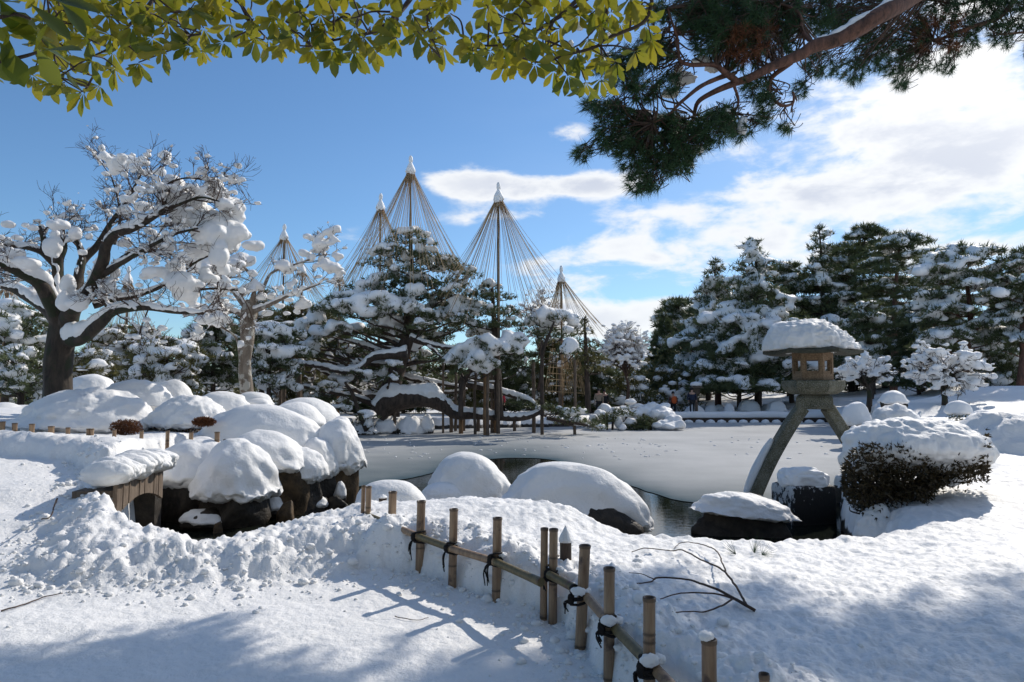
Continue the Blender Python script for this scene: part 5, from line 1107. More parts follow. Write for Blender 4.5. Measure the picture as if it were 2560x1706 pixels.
limbs_ = [
 ([(298, 1470, 0), (302, 1300, 0), (315, 1150, 0), (330, 1040, 0)], [74, 64, 62, 60], 0),
 ([(325, 1060, 0), (300, 920, .1), (298, 800, .2), (300, 720, .2), (325, 650, .2), (290, 570, .2)], [46, 30, 26, 24, 18, 14], .9),
 ([(310, 1050, 0), (270, 960, -.2), (210, 850, -.5), (110, 790, -.8), (0, 740, -1.1), (-90, 690, -1.3)], [46, 36, 30, 24, 18, 12], 1.2),
 ([(320, 1060, 0), (240, 980, .3), (150, 920, .5), (60, 870, .7), (-60, 850, .9)], [36, 30, 25, 20, 14], 1.1),
 ([(345, 1060, 0), (375, 980, -.3), (440, 920, -.5), (480, 850, -.6), (530, 730, -.7), (545, 650, -.8), (600, 590, -.9), (700, 555, -1), (790, 500, -1.1), (840, 460, -1.2), (850, 405, -1.2)], [48, 38, 32, 30, 26, 22, 18, 16, 14, 12, 9], .9),
 ([(355, 1070, 0), (400, 900, .5), (415, 750, .7), (500, 650, .8), (580, 520, .9), (650, 430, 1), (700, 330, 1), (745, 250, 1)], [36, 28, 22, 17, 12, 9, 6, 4], .7),
 ([(345, 1140, 0), (430, 1120, -.3), (520, 1050, -.5), (590, 990, -.6), (740, 970, -.8), (900, 990, -1), (1050, 1000, -1.1)], [44, 34, 28, 20, 14, 10, 5], 1.2),
 ([(600, 992, -.6), (560, 965, -.6), (540, 925, -.6)], [18, 15, 13], .6),
 ([(480, 960, -.2), (600, 925, 0), (700, 910, .1), (850, 850, .3), (1000, 740, .4), (1080, 700, .5)], [16, 13, 11, 9, 6, 4], .9),
 ([(525, 800, -.6), (640, 730, -.8), (760, 660, -1), (900, 590, -1.2), (1020, 560, -1.3)], [17, 12, 9, 7, 4], .8),
 ([(535, 790, -.6), (650, 700, -.3), (740, 680, -.2), (830, 680, 0), (900, 700, .1)], [14, 11, 9, 7, 5], .6),
 ([(385, 880, .4), (425, 720, .6), (385, 600, .8), (360, 565, .8)], [22, 18, 14, 10], .6),
 ([(280, 750, .2), (210, 680, .1), (100, 655, 0), (-10, 645, 0)], [17, 14, 10, 6], .8),
 ([(215, 690, .1), (225, 620, .1), (200, 550, .1)], [15, 13, 11], .6),
 ([(590, 640, .6), (620, 500, .9), (600, 380, 1.1), (560, 250, 1.2)], [10, 7, 5, 3], 0),
 ([(830, 480, -1.1), (940, 430, -1.2), (1040, 400, -1.2), (1130, 420, -1.2)], [9, 7, 5, 3], 0),
 ([(850, 410, -1.2), (870, 330, -1.1), (960, 300, -1.0), (1050, 310, -.9)], [8, 6, 4, 3], 0),
 ([(850, 850, .3), (960, 880, .4), (1100, 870, .6), (1230, 880, .8)], [9, 7, 6, 4], .8)]
runs = []
for i, (ps, rads, s) in enumerate(limbs_):
    runs.append(limb_run(tr, sn, [P1(x, y, MD + dd) for x, y, dd in ps], [r * kM for r in rads], s, rs, 12 if i < 8 else 8, i))
SNW = sn; ends = []
for i, (sp_, rr) in enumerate(runs):
    if i == 0: continue
    n_ = len(sp_)
    for j in range(int(n_ * .45), n_, 2 if i in (1, 3, 11, 13) else 1):
        tg = sp_[min(j + 1, n_ - 1)] - sp_[j - 1]; tg /= np.linalg.norm(tg) + 1e-6
        if rs.rand() < (.46 if i not in (2, 12) else .4):
            d = tg * .8 + rs.randn(3) * np.array([.6, .5, .45]) + np.array([0, 0, .25]); d /= np.linalg.norm(d)
            grow(tw, sp_[j], d, rs.uniform(.34, .72), min(.017, rr[j] * .5 + .006), 3, rs, ends, k=4, minr=.0042)
tr.build('trunk', BARK, mp); tw.build('twigs', TWIG, mp, kind='stuff')
masses = [(985, 460, 60, 50), (1050, 500, 60, 50), (1100, 590, 60, 46), (960, 380, 40, 34), (1000, 420, 46, 40), (1160, 610, 60, 44), (925, 470, 40, 50), (900, 400, 62, 46), (870, 440, 44, 50), (960, 430, 66, 56), (940, 500, 52, 50), (1010, 500, 62, 56), (1080, 540, 70, 56), (1060, 590, 50, 40), (1140, 560, 74, 52), (1200, 590, 62, 50), (1180, 640, 44, 46), (1235, 585, 32, 36), (1140, 640, 40, 50), (1130, 700, 36, 60), (1150, 770, 34, 44), (1090, 670, 34, 30),
 (850, 185, 40, 30), (860, 210, 26, 34), (895, 320, 46, 34), (920, 345, 28, 34), (1105, 345, 42, 42), (1130, 385, 40, 34), (1205, 455, 46, 42), (1225, 500, 34, 40), (1040, 400, 50, 28), (1160, 430, 30, 22), (750, 275, 38, 26), (820, 270, 34, 26), (770, 360, 34, 22), (840, 350, 30, 24), (720, 360, 34, 24), (535, 190, 34, 24), (600, 230, 44, 34), (590, 265, 30, 28), (660, 220, 48, 28), (690, 245, 28, 24), (740, 205, 26, 24), (630, 190, 30, 18), (655, 410, 36, 26), (740, 450, 44, 26), (700, 480, 24, 20), (790, 480, 26, 20),
 (1010, 680, 44, 36), (800, 790, 60, 30), (750, 810, 34, 22), (900, 790, 46, 46), (930, 840, 56, 44), (960, 890, 50, 46), (985, 920, 24, 34), (900, 760, 30, 26), (640, 640, 40, 24), (810, 620, 50, 22), (860, 660, 30, 26), (690, 690, 24, 20), (270, 660, 42, 60), (300, 545, 46, 26), (280, 590, 24, 30), (390, 590, 34, 40), (425, 685, 30, 24), (170, 560, 30, 20), (130, 545, 24, 14), (50, 540, 36, 22), (240, 480, 22, 18), (265, 500, 12, 10), (90, 610, 34, 20), (30, 620, 30, 20), (60, 690, 60, 30), (0, 680, 50, 30), (140, 740, 60, 30), (360, 420, 14, 14), (375, 455, 10, 12), (405, 380, 8, 10), (460, 785, 16, 18), (510, 420, 14, 12), (550, 305, 14, 8), (1000, 300, 22, 14), (1060, 780, 30, 26), (1000, 850, 60, 26), (1080, 820, 44, 28), (1300, 650, 50, 24), (1340, 660, 26, 16), (560, 860, 34, 60), (590, 790, 30, 34), (530, 930, 30, 34), (350, 850, 40, 60), (330, 940, 36, 60), (400, 950, 50, 40)]
for i, (x, y, a, b) in enumerate(masses):
    c = P1(x, y, MD - .5 + rs.uniform(-.6, .4)); big = a > 40; kk_ = 1.25 if (840 < x < 1270 and 350 < y < 720) or (850 < x < 1000 and 740 < y < 930) else (1.05 if big else .86); a, b = a * kk_, b * kk_
    dd, f = ico(4 if big else 3); v = dd.copy(); v[:, 2] = np.where(v[:, 2] < 0, v[:, 2] * .8, v[:, 2]); v *= (1 + .26 * fbm(dd * 1.9 + i * 3, 1, 3) + .10 * fbm(dd * 5 + i, 1, 3))[:, None]
    sn.add(v * np.array([a, a * .9, b]) * kM + np.array(list(c)), f)
ends_a = [e for e in ends]; rs.shuffle(ends_a) if False else None
for e, r in ends:
    if rs.rand() < .05:
        s = min(np.exp(rs.randn() * .45) * .04, .07); blob(sn, (e[0], e[1] - .01, e[2] + s * .4), (s * 1.3, s * 1.1, s * .85), 1 if s < .05 else 2, .4, 2, rs.randint(999), low=.7)
merged(sn, 'snow', SNOW, mp, .038, 4)

# the second tree, pale trunk
M2 = 17.5; rs = np.random.RandomState(19)
m2 = thing('maple_tree', 'smaller bare tree with pale lichen trunk between the maple and the great pine', 'tree', P1(1272, 1410, M2)); kN = .4848 * M2 / FPX
tr, tw, sn = MA(), MA(), MA(); runs = []
for i, (ps, rads, s) in enumerate([
 ([(1275, 1425, 0), (1262, 1300, 0), (1270, 1180, 0), (1275, 1060, 0), (1285, 985, 0), (1290, 930, 0)], [32, 31, 31, 36, 40, 22], 0),
 ([(1285, 990, 0), (1230, 920, .2), (1180, 860, .4), (1120, 790, .5), (1060, 720, .6)], [18, 12, 9, 6, 4], .8),
 ([(1290, 960, 0), (1310, 880, -.2), (1290, 800, -.3), (1240, 740, -.4)], [15, 11, 7, 4], .6),
 ([(1295, 990, 0), (1380, 960, -.3), (1460, 920, -.4), (1560, 880, -.5), (1640, 850, -.6)], [14, 10, 8, 5, 3], .8),
 ([(1300, 960, 0), (1360, 860, 0), (1400, 790, 0), (1490, 755, .1), (1600, 720, .2), (1650, 690, .2)], [12, 8, 6, 5, 4, 3], .5),
 ([(1280, 1010, 0), (1200, 990, .3), (1120, 980, .4), (1020, 1010, .5)], [14, 9, 6, 4], .8),
 ([(1240, 1240, 0), (1220, 1130, 0), (1160, 1080, 0), (1100, 1060, 0)], [8, 6, 5, 3], .5)]):
    runs.append(limb_run(tr, sn, [P1(x, y, M2 + dd) for x, y, dd in ps], [r * kN for r in rads], s, rs, 9, 30 + i))
SNW = sn; ends = []
for i, (sp_, rr) in enumerate(runs):
    if i == 0: continue
    n_ = len(sp_)
    for j in range(int(n_ * .4), n_):
        tg = sp_[min(j + 1, n_ - 1)] - sp_[j - 1]; tg /= np.linalg.norm(tg) + 1e-6
        if rs.rand() < .40:
            d = tg * .6 + rs.randn(3) * np.array([.6, .5, .5]) + np.array([0, 0, .15]); d /= np.linalg.norm(d); grow(tw, sp_[j], d, rs.uniform(.26, .50), .012, 3, rs, ends, k=4, minr=.005)
tr.build('trunk', BARKP, m2); tw.build('twigs', TWIG, m2, kind='stuff')
for i, (x, y, a, b) in enumerate([(1300, 790, 36, 30), (1310, 850, 30, 44), (1250, 900, 34, 24), (1150, 880, 30, 16), (1100, 920, 46, 22), (1180, 960, 40, 22), (1060, 1000, 40, 24), (1240, 1160, 26, 36), (1450, 740, 28, 20), (1550, 745, 26, 22), (1610, 710, 22, 24), (1450, 870, 22, 26), (1590, 875, 20, 20), (1490, 930, 34, 20), (1530, 990, 30, 26), (1440, 960, 36, 24), (1400, 910, 34, 30), (1380, 1000, 40, 24), (1480, 1000, 30, 16), (1350, 910, 40, 30), (1620, 950, 12, 12), (1090, 1100, 20, 20), (1000, 960, 40, 20), (1140, 1020, 30, 16)]):
    blob(sn, P1(x, y, M2 - .1 + rs.uniform(-.5, .5)), (a * kN * .74, a * kN * .6, b * kN * .72), 3, .38, 2.1, i + 60, low=.8)
for e, r in ends:
    if rs.rand() < .10:
        s = np.exp(rs.randn() * .5) * .055; blob(sn, (e[0], e[1] - .01, e[2] + s * .4), (s * 1.3, s * 1.1, s * .85), 1 if s < .06 else 2, .4, 2, rs.randint(999), low=.7)
merged(sn, 'snow', SNOW, m2, .04, 5)

SNW = None
# small bare or weeping trees on the far side
def bare_tree(label, x, y0, y1, d, hw, seed, n=26, snowp=.6, lean=0, name='bare_tree', tr_r=.09, s0=.11, bark=None, weep=0):
    rs_ = np.random.RandomState(seed); b, a = P(x, y1, d), P(x + lean, y0, d); t_ = thing(name, label, 'tree', b); tr, sn = MA(), MA(); H_ = a.z - b.z; w_ = hw * d / FPX; ends = []
    p_, rr = smooth_path([b - Vector((0, 0, .4)), b.lerp(a, .22) + Vector((.05 * H_, 0, 0)), b.lerp(a, .45)], [tr_r, tr_r * .8, tr_r * .55], 5); tube(tr, p_, rr, 8)
    for k in range(n):
        th = rs_.rand() * 6.28; q = rs_.uniform(.3, 1); e = np.array([a.x + q * w_ * math.cos(th) * .62, d + q * w_ * math.sin(th) * .5, b.z + H_ * (.45 + .38 * math.sqrt(1 - (q * .9) ** 2) * rs_.uniform(.6, 1.1))])
        lp_ = limb(tr, p_[-1 - rs_.randint(3)], e, tr_r * .35, .016, rs_, n=3, k=5, sag=-.08); dv = e - p_[-1]; dv /= np.linalg.norm(dv); dv[2] -= weep
        grow(tr, e, dv, H_ * .22, .016, 2, rs_, ends, up=.1 - weep, k=3, minr=.010); grow(tr, lp_[len(lp_) // 2], dv + rs_.randn(3) * .5, H_ * .2, .016, 2, rs_, ends, up=.1 - weep, k=3, minr=.010)
    tr.build('trunk', bark or TWIG, t_)
    for e, r in ends:
        if rs_.rand() < snowp: s = np.exp(rs_.randn() * .35) * s0; blob(sn, (e[0], e[1], e[2] + s * .3), (s * 1.4, s * 1.2, s * .7), 1, .35, 2, rs_.randint(99), low=.8)
    merged(sn, 'snow', SNOWF, t_, .06, seed)
bare_tree('small round twiggy tree full of snow on the right shore behind the rope ends', 1562, 830, 1012, 41, 62, 1, n=30, snowp=.32, s0=.10, tr_r=.12)
bare_tree('snow clotted twiggy tree with leaning mossy trunk right of the fire box', X3(1490), Y3(850), Y3(1085), 30, 78, 2, n=36, snowp=.22, s0=.07, lean=-10, bark=BARK, tr_r=.13)
bare_tree('small weeping tree with snow clumps and bent dark trunk on the slope', X3(1895), Y3(775), Y3(1155), 26, 92, 3, n=32, snowp=.22, s0=.085, bark=BARK, tr_r=.13, weep=.30)
bare_tree('brown twiggy tree with rusty top left of the small rope cone pines', 1345, 745, 960, 42, 40, 4, n=18, snowp=.2, s0=.08)

# ================================================================ OVERHEAD PINE (upper right)
ND = 9.4; S5 = crop(1260 / 2353, 1300, 0)
def P5(x, y, d=ND): a, b = S5(x, y); return P(a, b, d)
kP = 1260 / 2353 * ND / FPX
op = thing('red_pine_bough', 'red barked pine bough with long needles hanging across the upper right sky', 'tree', P5(1850, -60))
rs = np.random.RandomState(33); tr, sn = MA(), MA()
def bough(ps, rads, k=9, seed=0, snow=0):
    sp_, rr = smooth_path([P5(x, y, ND + dd) for x, y, dd in ps], [r * kP for r in rads], 6); tube(tr, sp_, rr, k, wob=.14, seed=seed)
    if snow: a, b = snow; n_ = len(sp_); q = sp_[int(a * n_):int(b * n_)]; tube(sn, q + [0, .02, 1.0 * 0 + .0] + np.array([0, 0, 1]) * (rr[int(a * n_):int(b * n_)] * .95)[:, None], rr[int(a * n_):int(b * n_)] * (.7 + .4 * vnoise(q * 3)), 7)
    return sp_
bs = []
bs.append(bough([(2700, -560, 4.5), (2200, -260, 2.4), (1850, -30, .6), (1700, 60, 0), (1500, 180, 0), (1380, 215, 0), (1300, 262, 0), (1180, 310, 0), (1080, 360, 0), (1010, 385, 0), (900, 432, 0), (830, 480, 0), (805, 560, .1), (740, 655, .2)], [90, 66, 44, 40, 34, 30, 26, 23, 20, 17, 13, 10, 7, 4], 12, 1, (.22, .44)))
bs.append(bough([(1020, 385, 0), (950, 335, -.2), (905, 305, -.2), (790, 302, -.3), (745, 275, -.3), (735, 180, -.3), (705, 90, -.4), (690, 40, -.4)], [16, 13, 11, 9, 8, 6, 5, 3], 8, 2))
bs.append(bough([(960, 352, 0), (850, 400, -.2), (755, 475, -.3), (690, 540, -.3), (620, 575, -.3)], [13, 10, 8, 6, 4], 8, 3))
bs.append(bough([(1270, 290, 0), (1180, 360, .2), (1162, 415, .2), (1190, 470, .2), (1230, 495, .2), (1275, 480, .2), (1275, 430, .2)], [13, 11, 9, 8, 7, 6, 4], 8, 4))
bs.append(bough([(2500, -140, 3.4), (2330, -20, 3.2), (2240, 80, 3.1), (2100, 130, 3), (1985, 175, 3), (1920, 190, 3)], [27, 20, 16, 14, 11, 7], 8, 5, (.3, .8)))
bs.append(bough([(1380, 215, 0), (1320, 150, .3), (1300, 60, .4), (1200, 10, .5)], [12, 11, 8, 6], 8, 6))
bs.append(bough([(2130, -10, 3.3), (2060, 20, 3.2), (1950, 5, 3.2)], [10, 8, 5], 6, 7))
bs.append(bough([(2360, 150, 3), (2240, 160, 3), (2190, 135, 3)], [8, 5, 4], 6, 8))
bs.append(bough([(1000, 400, 0), (1020, 470, .1), (1000, 520, .2), (930, 560, .2)], [8, 6, 5, 3], 6, 9))
circ = [(820, 60, 110), (950, 60, 150), (900, 170, 110), (1050, 100, 130), (1050, 220, 120), (1200, 60, 130), (1180, 180, 110), (1350, 60, 120), (640, 60, 60), (620, 240, 90), (520, 290, 75), (400, 300, 60), (480, 370, 70), (580, 430, 70), (420, 520, 75), (520, 600, 100), (400, 640, 70), (290, 720, 45), (520, 720, 90), (650, 760, 90), (550, 850, 60), (620, 860, 50), (750, 770, 60), (800, 660, 95), (900, 600, 95), (700, 620, 100), (950, 560, 70), (1030, 620, 50), (1130, 560, 50), (1240, 590, 36), (1150, 480, 50), (1100, 420, 70), (1300, 420, 42),
 (1400, 300, 80), (1550, 330, 70), (1650, 250, 100), (1750, 330, 65), (1780, 400, 40), (1850, 280, 80), (1980, 310, 50), (1600, 120, 110), (1800, 150, 120), (1950, 60, 110), (2050, 180, 100), (2150, 60, 90), (2250, 170, 70), (2330, 80, 90), (1500, 60, 90), (1450, 130, 60), (1700, 20, 80), (2230, 10, 60), (700, 390, 60), (330, 500, 40)]
# the crown goes on above the frame, as its shade on the snow shows
extra = [(x, y, r, dd) for x, y, r, dd in [(900, -110, 130, .3), (1150, -130, 140, .4), (1400, -120, 150, .6), (1650, -150, 150, .8), (1900, -130, 150, 1.0), (2150, -150, 150, 1.2), (2400, -120, 150, 1.4), (2480, 40, 130, 1.0), (2560, 200, 110, 1.2), (1300, -300, 150, 1), (1600, -320, 160, 1.2), (1900, -330, 160, 1.4), (2200, -330, 170, 1.6), (2500, -330, 160, 2), (2700, -100, 150, 2), (2650, 120, 110, 1.6), (2480, 60, 100, .6), (2520, -60, 120, 1), (2400, 170, 60, .4), (2460, 260, 60, .3), (2600, 300, 100, 1), (2700, -250, 150, 2), (2300, -40, 90, .5), (2050, -80, 110, .5), (2420, -20, 90, .2), (2560, 100, 100, .8), (2620, 0, 120, 1), (2380, 250, 36, .2), (1750, -60, 120, .4), (2200, -60, 110, .4)]]
fo, dr, tg2 = MA(), MA(), MA(); cones_p = []
pts_all = np.concatenate(bs)
def needle_tuft(acc, c, axis, rs_, n=30, L=.145, W=.0042):
    # a brush of needles round the last stretch of a twig
    N_ = n; u = rs_.rand(N_)[:, None]; C = np.array(c) - np.array(axis) * .09 * u; D = np.tile(np.array(axis) * .9, (N_, 1)) + .55 * rs_.randn(N_, 3); blades(acc, C, D, 1, L, W, .1, rs_, tint=rs_.rand(N_))
for x, y, r, *o in [(a, b, c_) for a, b, c_ in circ] + extra:
    dd = o[0] + 2.4 * float(sstep(x, 900, 1900)) + .8 if o else 3.2 * float(sstep(x, 850, 1950)); hidden = bool(o); n_t = int((r / 100) ** 2 * (100 if not hidden else 46)) + 4
    for k in range(n_t):
        th = rs.rand() * 6.28; q = rs.rand() ** .5; cx, cy = x + r * q * math.cos(th), y + r * q * math.sin(th) * .9; dp = dd + rs.uniform(-.55, .55) * (1.0 if not hidden else 1.6)
        c = np.array(list(P5(cx, cy, ND + dp))); ctr = np.array(list(P5(x + 40, y - 50, ND + dd + .1)))
        ax = c - ctr; ax = ax / (np.linalg.norm(ax) + 1e-6) + np.array([-.25, -.1, -.12]) + rs.randn(3) * .4; ax /= np.linalg.norm(ax)
        brown = (not hidden) and (((950 < cx < 1230) and (120 < cy < 300)) or ((1830 < cx < 2080) and 60 < cy < 250)) and rs.rand() < .6
        needle_tuft(dr if brown else fo, c, ax, rs, 28 if not hidden else 14, .15, .0078 if not hidden else .014)
        if rs.rand() < (.8 if not hidden else .3):
            j = np.argmin(((pts_all - c) ** 2).sum(1)); anchor = pts_all[j]
            s_ = c - ax * .34 + (anchor - c) * .12; mid = (c + s_) / 2 + rs.randn(3) * .03; pts, rr = smooth_path([s_, mid, c], [.007, .005, .003], 2); tube(tg2, pts, rr, 3, cap=False)
            if k % 5 == 0: mid = (anchor + s_) / 2 + rs.randn(3) * .08 + [0, 0, -.05]; pts, rr = smooth_path([anchor, mid, s_], [.015, .011, .007], 4); tube(tg2, pts, rr, 4, cap=False)
        if not hidden and rs.rand() < .035: cones_p.append(c)
tr.build('bough', BARKR, op); tg2.build('twigs', TWIG, op, kind='stuff'); fo.build('foliage', NEEDLEN, op, kind='stuff'); dr.build('dry_foliage', DRYN, op, kind='stuff')
for i, (x, y, a, b) in enumerate([(705, 575, 60, 40), (640, 560, 40, 30), (570, 540, 50, 24), (545, 600, 24, 50), (680, 640, 44, 34), (1040, 590, 22, 50), (850, 285, 44, 24), (900, 320, 40, 22), (760, 370, 60, 34), (700, 440, 40, 24), (950, 530, 34, 24), (740, 320, 22, 24), (560, 215, 16, 12), (680, 140, 20, 12), (790, 770, 20, 14), (470, 640, 40, 24), (590, 690, 34, 22), (830, 700, 30, 20), (760, 600, 34, 20)]):
    m = MA(); blob(m, P5(x, y, ND + .12 + .02 * (i % 5)), (a * kP, a * kP * .7, b * kP), 4, .45, 2.2, i + 5, low=.8); m.build('snow_clump', SNOW, op)
merged(sn, 'bough_snow', SNOW, op, .03, 2)
for c in cones_p[:60]:
    m = MA(); dd, f = ico(2); m.add(dd * [.017, .017, .028] * (1 + .25 * fbm(dd * 6, 1, 2))[:, None] + c, f); m.build('pine_cone', BARKR, op)

# ================================================================ OVERHEAD BROADLEAF BRANCHES (upper left)
ST = crop(1400 / 2353, 0, 0); BD = 3.4
def PT(x, y, d=BD): a, b = ST(x, y); return P(a, b, d)
kT = 1400 / 2353 * BD / FPX
bl = thing('broadleaf_branch', 'long branch of glossy yellow green leaf rosettes across the top of the photo', 'branch', PT(900, -60)); rs = np.random.RandomState(44)
tr = MA(); skel = []
def brn(ps, rads, D_=BD, acc=None, f=None, store=True):
    sp_, rr = smooth_path([(f or PT)(x, y, D_ + dd) for x, y, dd in ps], [r * kT for r in rads], 6); tube(acc or tr, sp_, rr, 7)
    if store: skel.append(sp_)
brn([(2600, -160, .4), (2353, 65, .2), (2240, 135, .1), (2100, 190, 0), (1950, 182, 0)], [12, 10, 7, 5, 3]); brn([(1760, -60, .2), (1690, 40, .1), (1600, 120, 0), (1500, 150, 0), (1400, 170, 0), (1310, 195, 0)], [13, 11, 9, 7, 5, 3])
brn([(1640, 50, .1), (1560, 50, .1), (1490, 75, .1), (1440, 70, 0)], [5, 4, 3, 3]); brn([(1780, -60, 0), (1795, 60, 0), (1800, 120, 0), (1850, 240, 0)], [7, 6, 4, 2]); brn([(980, -60, .1), (935, 10, 0), (870, 70, 0), (800, 150, 0)], [9, 7, 5, 3])
brn([(990, -40, 0), (1030, 60, 0), (1075, 115, 0), (1120, 160, 0)], [7, 5, 4, 3]); brn([(680, -60, .2), (620, 30, .1), (540, 110, 0), (460, 200, 0), (380, 240, 0)], [11, 9, 7, 5, 3]); brn([(240, 290, 0), (310, 330, 0), (370, 360, 0), (320, 400, 0)], [4, 3, 3, 2])
brn([(380, 240, 0), (330, 270, 0), (270, 310, 0), (230, 340, 0)], [4, 4, 3, 2]); brn([(620, -40, 0), (680, 40, 0), (780, 50, 0), (820, 10, 0)], [5, 4, 3, 2]); brn([(140, 140, .1), (200, 100, .1), (260, 40, .1)], [5, 4, 3])
brn([(1650, -30, 0), (1665, 60, 0), (1655, 160, 0)], [4, 3, 2]); brn([(1330, -40, 0), (1290, 30, 0), (1230, 60, 0), (1200, 90, 0)], [5, 4, 3, 2]); brn([(2353, 65, .2), (2300, 130, 0), (2290, 210, 0)], [4, 3, 2]); brn([(2040, 20, 0), (2130, 80, 0), (2230, 105, 0)], [3, 3, 4])
def b5(x, y): a, b = S5(x, y); return (a / (1400 / 2353), b / (1400 / 2353))
for L_, R_ in (([(560, -60), (615, 0), (580, 100), (480, 150), (400, 180), (350, 220), (200, 262), (100, 292), (0, 270), (-120, 265)], [12, 9, 8, 8, 8, 7, 6, 5, 5, 4]), ([(400, -60), (405, 40), (395, 130), (375, 215)], [9, 9, 8, 7]), ([(320, -10), (220, 60), (150, 100), (60, 140), (0, 180)], [9, 7, 6, 5, 4])):
    brn([(*b5(x, y), .1) for x, y in L_], R_)
skp = np.concatenate(skel)
prof_x = [0, 110, 150, 250, 300, 350, 420, 520, 570, 620, 700, 790, 830, 920, 960, 1000, 1090, 1140, 1200, 1250, 1380, 1480, 1550, 1590, 1640, 1700, 1760, 1850, 1890, 1910, 1960, 2020, 2060, 2120, 2165, 2230, 2270, 2353, 2430, 2490, 2540, 2600, 2680, 2760]
prof_y = [330, 360, 385, 440, 470, 455, 430, 360, 345, 262, 262, 285, 275, 255, 205, 185, 235, 245, 250, 275, 262, 300, 270, 225, 235, 205, 250, 250, 250, 110, 270, 275, 290, 345, 372, 345, 330, 365, 400, 430, 400, 340, 320, 215]
def leaf_mesh(acc, c, axis, nrm, L, W, rs_, tint=.5):
    axis = axis / np.linalg.norm(axis); side = np.cross(axis, nrm); side /= np.linalg.norm(side) + 1e-9; nrm = np.cross(side, axis)
    us = np.array([0, .12, .35, .6, .82, 1.0]); ws = np.array([.06, .22, .62, 1.0, .74, .02]) * W / 2; v = []
    cv = rs_.uniform(.05, .25) * L; fold = rs_.uniform(.1, .35)
    for u, w_ in zip(us, ws):
        m_ = c + axis * u * L - nrm * cv * u * u; v += [m_ - side * w_ + nrm * w_ * fold, m_, m_ + side * w_ + nrm * w_ * fold]
    f = []
    for i in range(5): f += [[i * 3, i * 3 + 1, i * 3 + 4, i * 3 + 3], [i * 3 + 1, i * 3 + 2, i * 3 + 5, i * 3 + 4]]
    acc.add(v, f, tint)
leaves = []
def rosette(c, axis, n, L, dark=0.0):
    axis = np.array(axis); axis /= np.linalg.norm(axis); a1 = np.cross(axis, [.3, .5, .8]); a1 /= np.linalg.norm(a1); a2 = np.cross(axis, a1); ph = rs.rand() * 6.28
    for k in range(n):
        th = ph + 6.283 * k / n + rs.uniform(-.2, .2); op_ = rs.uniform(.55, 1.25); d = axis * math.cos(op_) + (a1 * math.cos(th) + a2 * math.sin(th)) * math.sin(op_); d[2] -= .25; d /= np.linalg.norm(d)
        nr = axis - d * (axis @ d); nr /= np.linalg.norm(nr) + 1e-6; leaves.append((np.array(c) + d * .012, d, nr, L * rs.uniform(.6, 1.2), rs.rand() * .6 + .2 * (k % 2) - dark))
cand = []; tries = 0
rr_px = 50
while len(cand) < 138 and tries < 9000:
    tries += 1; x = rs.uniform(120, 2740); yb = np.interp(x, prof_x, prof_y) - 52; y = rs.uniform(-60, max(yb, -50)) if rs.rand() < .75 else yb - abs(rs.randn()) * 26
    if y > yb or (1900 < x < 2000 and y < 120): continue
    if 2350 < x and 110 < y < 200 and rs.rand() < .7: continue
    if all((x - a) ** 2 + (y - b) ** 2 > 54 ** 2 for a, b in cand): cand.append((x, y))
for x, y in cand:
    d = BD + rs.uniform(-.35, .45); c = np.array(list(PT(x, y, d))); j = np.argmin(((skp - c) ** 2).sum(1)); an = skp[j]
    ax = np.array([rs.uniform(-.35, .35), rs.uniform(-.8, -.1), -.75 + rs.uniform(-.3, .5)]); rosette(c, ax, rs.randint(7, 10), .104 * d / BD)
    if np.linalg.norm(an - c) < 1.2: pts, rr = smooth_path([an, (an + c) / 2 + rs.randn(3) * .03 + [0, 0, .02], c], [.006, .0045, .003], 4); tube(tr, pts, rr, 5)
tr.build('branch', BARKD, bl)
order_ = sorted(range(len(leaves)), key=lambda i: -leaves[i][3] * (1 if leaves[i][0][2] < 3.45 else .6)); rest = MA()
for i_, i in enumerate(order_):
    c, d, nr, L, tn = leaves[i]
    if i_ < 300: m = MA(); leaf_mesh(m, c, d, nr, L, L * .40, rs, tn); m.build('leaf', BIGLEAF, bl)
    else: leaf_mesh(rest, c, d, nr, L, L * .40, rs, tn)
rest.build('foliage', BIGLEAF, bl, kind='stuff')
for i, (x, y, a, b) in enumerate([(2480, 110, 24, 16), (2550, 80, 20, 26), (2440, 190, 14, 22), (2600, 150, 16, 12)]):
    m = MA(); blob(m, PT(x * .97 + 30, y, BD + .1), (a * kT, a * kT, b * kT), 3, .4, 2, i); m.build('snow_clump', SNOW, bl)
